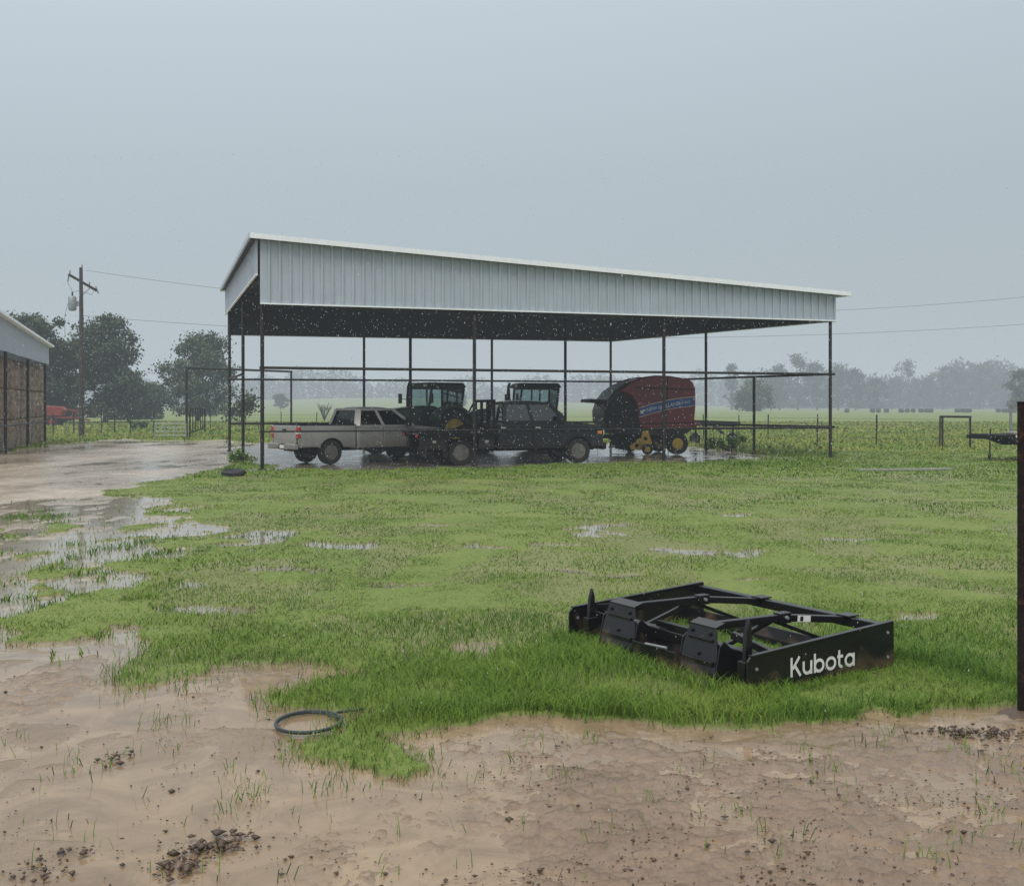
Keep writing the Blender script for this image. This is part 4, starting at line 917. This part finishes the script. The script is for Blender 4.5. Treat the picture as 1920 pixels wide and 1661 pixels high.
def pipe_frame():
    xa, ya = G(350,822); xb, yb = G(546,816); t = thing('pipe_gateway', 'tall square pipe gateway frame left of the shed', 'gateway', (xa,ya,0)); org = (xa,ya,0)
    for x, y in ((xa,ya),(xb,yb)): m = MB(); m.tube([(x,y,-.1),(x,y,4.15)],.07,8); m.build('post', m_pipe, t, org)
    m = MB(); m.tube([(xa-.05,ya,4.15),(xb+.05,yb,4.15)],.07,8); m.build('top_beam', m_pipe, t, org)
    xa2, ya2 = G(356,822); xb2, yb2 = G(384,812); t = thing('steel_gate', 'rusty barred gate leaf standing open at the gateway frame', 'gate', (xa2,ya2,0)); org = (xa2,ya2,0)
    m = MB(); P0 = Vector((xa2,ya2,0)); P1 = Vector((xb2,yb2,0))
    for z in (.35,1.75): m.tube([P0+Vector((0,0,z)),P1+Vector((0,0,z))],.045,8)
    for p in (P0,P1): m.tube([p+Vector((0,0,.05)),p+Vector((0,0,1.8))],.05,8)
    m.build('frame', m_rustpost, t, org)
    for k in range(1,6): p = P0.lerp(P1,k/6); m = MB(); m.tube([p+Vector((0,0,.35)),p+Vector((0,0,1.75))],.03,6); m.build('bar', m_rustpost, t, org)
    a = G(290,824); b = G(349,824); t = thing('steel_gate', 'low pale tube gate left of the gateway frame', 'gate', (*a,0)); org = (*a,0)
    m = MB()
    for z in (.25,.5,.75,1.0): m.tube([(*a,z*.9),(*b,z*.9)],.025,6)
    for f in (0,.33,.66,1): x = a[0]+(b[0]-a[0])*f; m.tube([(x,a[1],.0),(x,a[1],.92)],.028,6)
    m.build('frame', m_galv, t, org)
    a = G(1767,840); b = G(1819,842); t = thing('pipe_brace', 'square pipe brace frame standing in the grass left of the trailer', 'fence brace', (*a,0)); org = (*a,0)
    for p in (a,b): m = MB(); m.tube([(*p,-.1),(*p,1.42)],.05,8); m.build('post', m_pipe, t, org)
    m = MB(); m.tube([(a[0]-.04,a[1],1.42),(b[0]+.04,b[1],1.42)],.05,8); m.build('top_rail', m_pipe, t, org)
    x, y = G(1855,864); m = MB(); m.bar((x,y,-.1),(x+.04,y,1.1),.05,.03); m.box(x-.05,x+.05,y-.01,y+.01,.1,.25); o = m.build('steel_stake', m_pipe, org=(x,y,0), smooth=False); tag(o,'single thin steel stake in front of the trailer tongue','fence post')
pipe_frame()

# ---------------------------------------------------------------- utility pole and lines
def pole():
    x, y = G(153,820); t = thing('utility_pole', 'wooden utility pole with a grey transformer at left', 'utility pole', (x,y,0)); Ht = ZA(502,y)
    m = MB(); m.tube([(0,0,-.2),(0,0,Ht*.5),(-.04,0,Ht)],[.17,.14,.10],12); m.build('pole', m_pole, t)
    m = MB(); m.bar((-.50,-.7,Ht-.50),(.62,.8,Ht-1.32),.10,.13); m.build('crossarm', m_pole, t, smooth=False)
    m = MB(); m.bar((0,0,Ht-1.7),(.38,.45,Ht-1.15),.05,.05); m.build('brace', m_galv, t)
    m = MB(); m.lathe([(.04,-.5),(.20,-.47),(.235,-.40),(.235,.32),(.20,.38),(.08,.42)],(-.48,-.2,Ht-2.15),16,'z'); tk = m.build('transformer', m_galv, t)
    m = MB(); m.lathe([(.035,.42),(.06,.48),(.035,.54),(.06,.60),(.03,.68)],(-.48,-.2,Ht-2.15),10,'z'); m.build('bushing', m_dark, tk)
    m = MB(); m.bar((-.30,-.12,Ht-2.2),(0,0,Ht-2.2),.08,.3); m.build('bracket', m_galv, t)
    for a, b, c in ((-.45,-.63,Ht-.42),(.58,.75,Ht-1.20),(.32,.4,Ht-1.0),(.02,0,Ht+.02)):
        m = MB(); m.lathe([(.03,0),(.06,.04),(.035,.09),(.06,.13),(.02,.2)],(a,b,c),10,'z'); m.build('insulator', m_galv, t)
    for pts in ([(-.48,-.2,Ht-1.45),(-.66,-.4,Ht-1.0),(-.45,-.63,Ht-.35)],[(.58,.75,Ht-1.1),(.4,.5,Ht-1.6),(-.05,-.1,Ht-1.4),(-.4,-.2,Ht-1.5)],[(-.7,-.3,Ht-2.2),(-.9,-.35,Ht-3.1),(-.85,-.35,Ht-4.2)]):
        m = MB(); m.tube(pts,.012,5); m.build('jumper_wire', m_wire, t)
    for p, q, r in (((-.62,-.55,Ht-.9),(-.52,-.6,Ht-.45),.03),((.62,.72,Ht-1.15),(.72,.8,Ht-1.5),.04)):
        m = MB(); m.tube([p,q],r,6); m.build('fuse_cutout', m_galv, t)
    def line(x0,y0,xm,ym,x1,y1,Y0,Y1,lab):
        A = np.array([[1,q,q*q] for q in (x0,xm,x1)]); co = np.linalg.solve(A, np.array([y0,ym,y1]))
        pts = []
        for i in range(41):
            px = x0+(x1-x0)*i/40; Y = Y0+(Y1-Y0)*i/40; py = co[0]+co[1]*px+co[2]*px*px; pts.append((XA(px,Y),Y,ZA(py,Y)))
        m = MB(); m.tube(pts,.010,5); o = m.build('power_line', m_wire, org=pts[0]); tag(o, lab, 'power line')
    line(160,507,1322,589,2700,440,65,78,'uppermost power line sagging from the pole top across behind the shed')
    line(156,592,1100,634,2700,530,65.2,80,'lower power line leaving the pole under the transformer and passing behind the shed')
pole()

# ---------------------------------------------------------------- hay barn at the left
def barn():
    A = np.array(G(-60,866)); B = np.array(G(81,830)); d = (B-A)/np.linalg.norm(B-A); nr = np.array([-d[1],d[0]])
    L_ = np.linalg.norm(B-A); t = thing('hay_barn', 'white metal hay barn roof on posts at the left edge', 'barn', (A[0],A[1],0)); org = (A[0],A[1],0)
    def pt(s, o, z): p = A+d*s+nr*o; return (p[0],p[1],z)
    zt0, zt1 = 5.45, 4.95
    m = MB(); n = int(L_/.3); vs = []; fs = []; pr = []
    for i in range(n):
        s = i*L_/n; st = L_/n; pr += [(s,0),(s+st*.6,0),(s+st*.66,.03),(s+st*.82,.03),(s+st*.88,0)]
    pr.append((L_,0))
    for s, o in pr: vs += [pt(s,-.25-o,4.05), pt(s,-.25-o,zt0+(zt1-zt0)*s/L_)]
    for i in range(len(pr)-1): fs.append((2*i,2*i+2,2*i+3,2*i+1))
    m.add(vs,fs); m.build('fascia_panel', m_white, t, org, smooth=False, recalc=False)
    m = MB(); m.hexa([pt(-.2,-.5,zt0),pt(L_+.3,-.5,zt1),pt(L_+.3,12,zt1),pt(-.2,12,zt0)],[pt(-.2,-.5,zt0+.10),pt(L_+.3,-.5,zt1+.10),pt(L_+.3,12,zt1+.10),pt(-.2,12,zt0+.10)]); m.build('roof', m_trim, t, org, smooth=False)
    m = MB(); m.face(pt(L_,-.25,4.05),pt(L_,12,4.05),pt(L_,12,zt1),pt(L_,-.25,zt1)); m.build('fascia_panel', m_white, t, org, smooth=False, recalc=False)
    for s in (.1,L_*.36,L_*.68,L_-.1):
        m = MB(); a = pt(s,-.10,-.1); b = pt(s,-.10,4.9); m.tube([a,b],.07,8); m.build('post', m_pipe, t, org)
    m = MB(); m.tube([pt(.1,-.18,1.1),pt(L_-.1,-.18,1.1)],.04,8); m.build('rail', m_pipe, t, org)
    n = int((L_+1.2)/1.62)
    ordn = ['nearest','second','third','fourth','fifth','sixth','seventh','eighth','ninth','tenth','eleventh','twelfth','thirteenth']
    kk = 0
    for k in range(n):
        p0 = A+d*(.9+k*L_/(n-1))+nr*.84
        if 960+F*p0[0]/p0[1] < -45: continue
        for lv in range(3):
            p = p0+nr*random.uniform(-.03,.06); z0 = lv*1.32; r = .77
            m = MB(); nn = 26; prof = [(r*.9,0),(r*.985,.05),(r,.25),(r*1.01,.65),(r,1.05),(r*.985,1.26),(r*.9,1.31)]
            m.lathe(prof,(0,0,0),nn,'z'); vv = []
            for q in m.v:
                f = 1+.035*random.uniform(-1,1); vv.append((q[0]*f,q[1]*f,q[2]))
            m.v = vv; o = m.build('hay_bale', m_hay); o.location = (p[0],p[1],z0+.0); o.rotation_euler = (0,0,random.uniform(0,6))
            tag(o, f"brown round hay bale under the barn roof, {['bottom','middle','top'][lv]} of the {ordn[kk]} stack", 'hay bale', 'bales stacked in the hay barn')
        kk += 1
barn()

# ---------------------------------------------------------------- other farm things
def red_implement():
    x, y = G(116,800); t = thing('red_implement', 'old red farm implement parked under the trees left of the pole', 'farm implement', (x,y,0), R(8))
    m = MB(); m.prism([(-1.3,1.0),(-1.6,1.75),(-1.5,1.95),(.1,1.85),(.3,1.55),(.1,1.0)],-.75,.75); m.build('hopper', m_oldred, t, bevel=.04)
    m = MB(); m.bar((-1.5,-.7,.85),(.9,-.7,.85),.12,.14); m.bar((-1.5,.7,.85),(.9,.7,.85),.12,.14); m.bar((.9,-.7,.85),(2.5,0,.6),.1,.14); m.bar((.9,.7,.85),(2.5,0,.6),.1,.14); m.bar((-1.4,-.75,.85),(-1.4,.75,.85),.1,.12); m.build('frame', m_oldred, t)
    m = MB(); m.bar((.2,-.6,1.6),(1.9,-.6,1.45),.07,.09); m.bar((.2,.6,1.6),(1.9,.6,1.45),.07,.09); m.tube([(1.9,-.65,1.45),(1.9,.65,1.45)],.05,8); m.bar((1.2,-.6,1.5),(1.0,-.6,.9),.06,.06); m.bar((1.2,.6,1.5),(1.0,.6,.9),.06,.06); m.build('lift_arm', m_oldred, t)
    for sd in (-1,1): wheel(t,-.6,sd*1.0,.50,.28,m_oldred,.5)
    m = MB(); m.bar((-.6,-1,.5),(-.6,1,.5),.1,.1); m.bar((-.6,-.6,.5),(-.6,-.6,.85),.1,.1); m.bar((-.6,.6,.5),(-.6,.6,.85),.1,.1); m.build('axle', m_chass, t)
red_implement()
def trailer():
    y = 37.0; x = XA(1816,y); t = thing('flatbed_trailer', 'black gooseneck flatbed trailer cut by the right edge of the photo', 'trailer', (x,y,0), R(2))
    m = MB(); m.box(.55,8.5,-1.0,1.0,.82,.92); m.build('deck', m_chass, t, bevel=.02)
    m = MB(); m.prism([(.9,.80),(1.6,.52),(8.4,.52),(8.4,.815),(.9,.815)],-.95,-.80); m.prism([(.9,.80),(1.6,.52),(8.4,.52),(8.4,.815),(.9,.815)],.80,.95); m.build('side_beam', m_chass, t, bevel=.01)
    m = MB(); m.bar((0,0,.84),(.9,-.7,.80),.12,.12); m.bar((0,0,.84),(.9,.7,.80),.12,.12); m.bar((-.05,0,.84),(.4,0,.84),.10,.10); m.build('tongue', m_chass, t)
    m = MB(); m.tube([(2.6,.6,.0),(2.6,.6,.82)],.04,8); m.box(2.5,2.7,.5,.7,0,.03); m.build('jack_leg', m_pipe, t)
    m = MB()
    for yy in (-.9,.9): m.bar((1.95,yy,.92),(1.95,yy,1.92),.07,.07)
    m.bar((1.95,-.9,1.90),(1.95,.9,1.90),.06,.06)
    m.build('headboard', m_galv, t)
    m = MB(); m.box(1.15,1.5,-1.006,-.996,.83,.91); m.build('side_plate', m_decal2, t)
    m = MB(); m.box(1.2,2.4,-.8,-.2,.925,1.02); m.build('board_stack', m_wood, t, bevel=.02)
    for xx in (4.9,5.9):
        for sd in (-1,1): wheel(t,xx,sd*1.1,.36,.22)
    m = MB(); m.bar((4.9,-1.1,.36),(4.9,1.1,.36),.1,.1); m.bar((5.9,-1.1,.36),(5.9,1.1,.36),.1,.1); m.box(4.6,6.2,-.5,.5,.38,.81); m.build('axle', m_chass, t)
trailer()
def misc():
    x, y = G(438,892); m = MB(); m.lathe([(.16,.0),(.30,.0),(.34,.06),(.33,.14),(.28,.18),(.17,.16)],(0,0,0),18,'z'); o = m.build('old_tyre', m_rubberblack); o.location = (x,y,-.02); o.rotation_euler = (.1,.05,0); tag(o,'black worn tyre half sunk in the grass near the left shed post','tyre')
    a = Vector((*G(1605,884),.04)); b = Vector((*G(1782,882),.05)); m = MB(); m.bar(a,b,.16,.05); o = m.build('long_board', m_wood, org=tuple(a), smooth=False); tag(o,'long pale board lying in the grass right of the shed','board')
    x, y = XA(1345,53.), 53.; t = thing('hay_rake', 'low dark implement frame with long bars just right of the baler', 'farm implement', (x,y,0), R(4))
    m = MB(); m.bar((-1.4,0,1.15),(1.15,0,1.05),.12,.14); m.bar((-1.4,.8,.98),(1.15,.8,.92),.12,.12); m.bar((0,-.9,.6),(0,.9,1.0),.1,.12); m.bar((-1.2,0,1.1),(-1.2,.8,1.0),.1,.1); m.bar((1.0,0,1.05),(1.0,.8,.9),.1,.1)
    for xx in (-1.0,.9): m.bar((xx,.4,.28),(xx,.4,.98),.09,.09)
    m.build('frame', m_dark, t)
    for i in range(14):
        m = MB(); xx = -1.25+i*.17; m.tube([(xx,0,1.05),(xx,-.15,.5),(xx,.02,.06)],.014,5); m.build('tine', m_dark, t)
    for xx in (-1.0,.9): wheel(t,xx,.55,.28,.15)
    xs = [(1636,2),(1662,1),(1690,3),(1727,2),(1745,1),(1795,3),(1812,1),(1872,2),(1890,2),(1588,1)]
    k = 0; names = ['leftmost','second','third','fourth','fifth','sixth','seventh','eighth','ninth','tenth','eleventh','twelfth','thirteenth','fourteenth','fifteenth','sixteenth','seventeenth','eighteenth']
    for px, c in sorted(xs):
        for j in range(c):
            Y = 330+random.uniform(-6,6); X = XA(px+j*11,Y); m = MB(); m.lathe([(.45,-.62),(.66,-.60),(.68,0),(.66,.60),(.45,.62)],(0,0,.64),14); o = m.build('field_bale', m_darkhay); o.location = (X,Y,-.05); o.rotation_euler = (0,0,random.uniform(0,3))
            tag(o, f'dark round bale far off in the field, {names[k]} of its row from left', 'hay bale', 'dark bales in the far field'); k += 1
misc()
def rain():
    n = 16000; Y = 3+29*rng.random(n)**.6; X = rng.uniform(-.55,.55,n)*Y; Z = rng.random(n)*(1.9+.24*Y)
    s = rng.uniform(.0008,.0027,n)*(.5+Y/12)
    base = np.array([(1,0,0),(0,1,0),(-1,0,0),(0,-1,0),(0,0,3.0),(0,0,-1.4)], float); fs = np.array([(0,1,4),(1,2,4),(2,3,4),(3,0,4),(1,0,5),(2,1,5),(3,2,5),(0,3,5)])
    V = base[None]*s[:,None,None]+np.stack([X,Y,Z],1)[:,None,:]; T = (np.arange(n)[:,None,None]*6+fs[None]).reshape(-1,3)
    o = trimesh('rain_drops', V.reshape(-1,3), T, mat('rain_water',(.58,.63,.66),.1,0,.03), smooth=True); tag(o,'falling rain drops filling the air over the yard','rain',kind='stuff')
rain()

# ---------------------------------------------------------------- haze volume, sky, sun, camera
def haze():
    m = bpy.data.materials.new('rain_haze_air'); m.use_nodes = True; N = m.node_tree.nodes; L = m.node_tree.links; N.remove(N['Principled BSDF'])
    k = .00115; ab = N.new('ShaderNodeVolumeAbsorption'); ab.inputs['Color'].default_value = (0,0,0,1); ab.inputs['Density'].default_value = k
    em = N.new('ShaderNodeEmission'); em.inputs[0].default_value = (.475,.545,.585,1); em.inputs[1].default_value = k
    ad = N.new('ShaderNodeAddShader'); L.new(ab.outputs[0], ad.inputs[0]); L.new(em.outputs[0], ad.inputs[1]); L.new(ad.outputs[0], N['Material Output'].inputs['Volume'])
    try: m.cycles.homogeneous_volume = True
    except Exception: pass
    b = MB(); b.box(-1500,1500,-70,2200,-6,75); o = b.build('hazy_sky', m, smooth=False); tag(o, kind='structure')  # added box of glowing haze around the scene, its emission imitates misty air
haze()
w = bpy.data.worlds.new('World'); S.world = w; w.use_nodes = True; N = w.node_tree.nodes; L = w.node_tree.links
bg = N['Background']; bg.inputs[1].default_value = .1
hazy_sky = N.new('ShaderNodeTexSky'); hazy_sky.sky_type = 'NISHITA'; hazy_sky.sun_disc = False; hazy_sky.sun_elevation = R(55); hazy_sky.sun_rotation = R(200); hazy_sky.air_density = 2; hazy_sky.dust_density = 6
hs = N.new('ShaderNodeHueSaturation'); hs.inputs['Saturation'].default_value = .25; L.new(hazy_sky.outputs[0], hs.inputs['Color'])
tc = N.new('ShaderNodeTexCoord'); sp = N.new('ShaderNodeSeparateXYZ'); L.new(tc.outputs['Generated'], sp.inputs[0])
rp = N.new('ShaderNodeValToRGB'); e = rp.color_ramp.elements
st = [(0,(.475,.545,.585)),(.10,(.440,.51,.555)),(.20,(.465,.54,.60)),(.36,(.575,.66,.735)),(.6,(.86,.90,.92)),(1,(1.,.98,.95))]
while len(e) < len(st): e.new(.5)
for k, (p, c) in enumerate(st): e[k].position = p; e[k].color = (*c,1)
L.new(sp.outputs['Z'], rp.inputs[0])
m2 = N.new('ShaderNodeMapRange'); m2.inputs[1].default_value = .36; m2.inputs[2].default_value = 1.0; m2.inputs[3].default_value = 1.0; m2.inputs[4].default_value = 1.55; L.new(sp.outputs['Z'], m2.inputs[0])
mr = N.new('ShaderNodeMapRange'); mr.inputs[1].default_value = -.6; mr.inputs[2].default_value = .6; mr.inputs[3].default_value = 10.7; mr.inputs[4].default_value = 9.2
L.new(sp.outputs['X'], mr.inputs[0]); ml = N.new('ShaderNodeMath'); ml.operation = 'MULTIPLY'; L.new(mr.outputs[0], ml.inputs[0]); L.new(m2.outputs[0], ml.inputs[1])
sc = N.new('ShaderNodeVectorMath'); sc.operation = 'SCALE'; L.new(rp.outputs[0], sc.inputs[0]); L.new(ml.outputs[0], sc.inputs['Scale'])
mx = N.new('ShaderNodeMix'); mx.data_type = 'RGBA'; mx.inputs[0].default_value = .05; L.new(sc.outputs[0], mx.inputs[6]); L.new(hs.outputs[0], mx.inputs[7]); L.new(mx.outputs[2], bg.inputs[0])
sl = bpy.data.lights.new('sun', 'SUN'); sl.energy = 1.4; sl.angle = R(40); sl.color = (1,.96,.90); so = bpy.data.objects.new('sun', sl); COL.objects.link(so); so.rotation_euler = (R(35),0,R(-20))
cam = bpy.data.cameras.new('camera'); cam.sensor_width = 36; cam.lens = 36*F/1920; cam.shift_y = (HY-830.5)/1920; cam.clip_end = 6000; cam.clip_start = .05
co = bpy.data.objects.new('camera', cam); COL.objects.link(co); co.location = (0,0,H); co.rotation_euler = (R(90),0,0); S.camera = co
S.view_settings.view_transform = 'Standard'; S.view_settings.look = 'None'; S.view_settings.exposure = 0
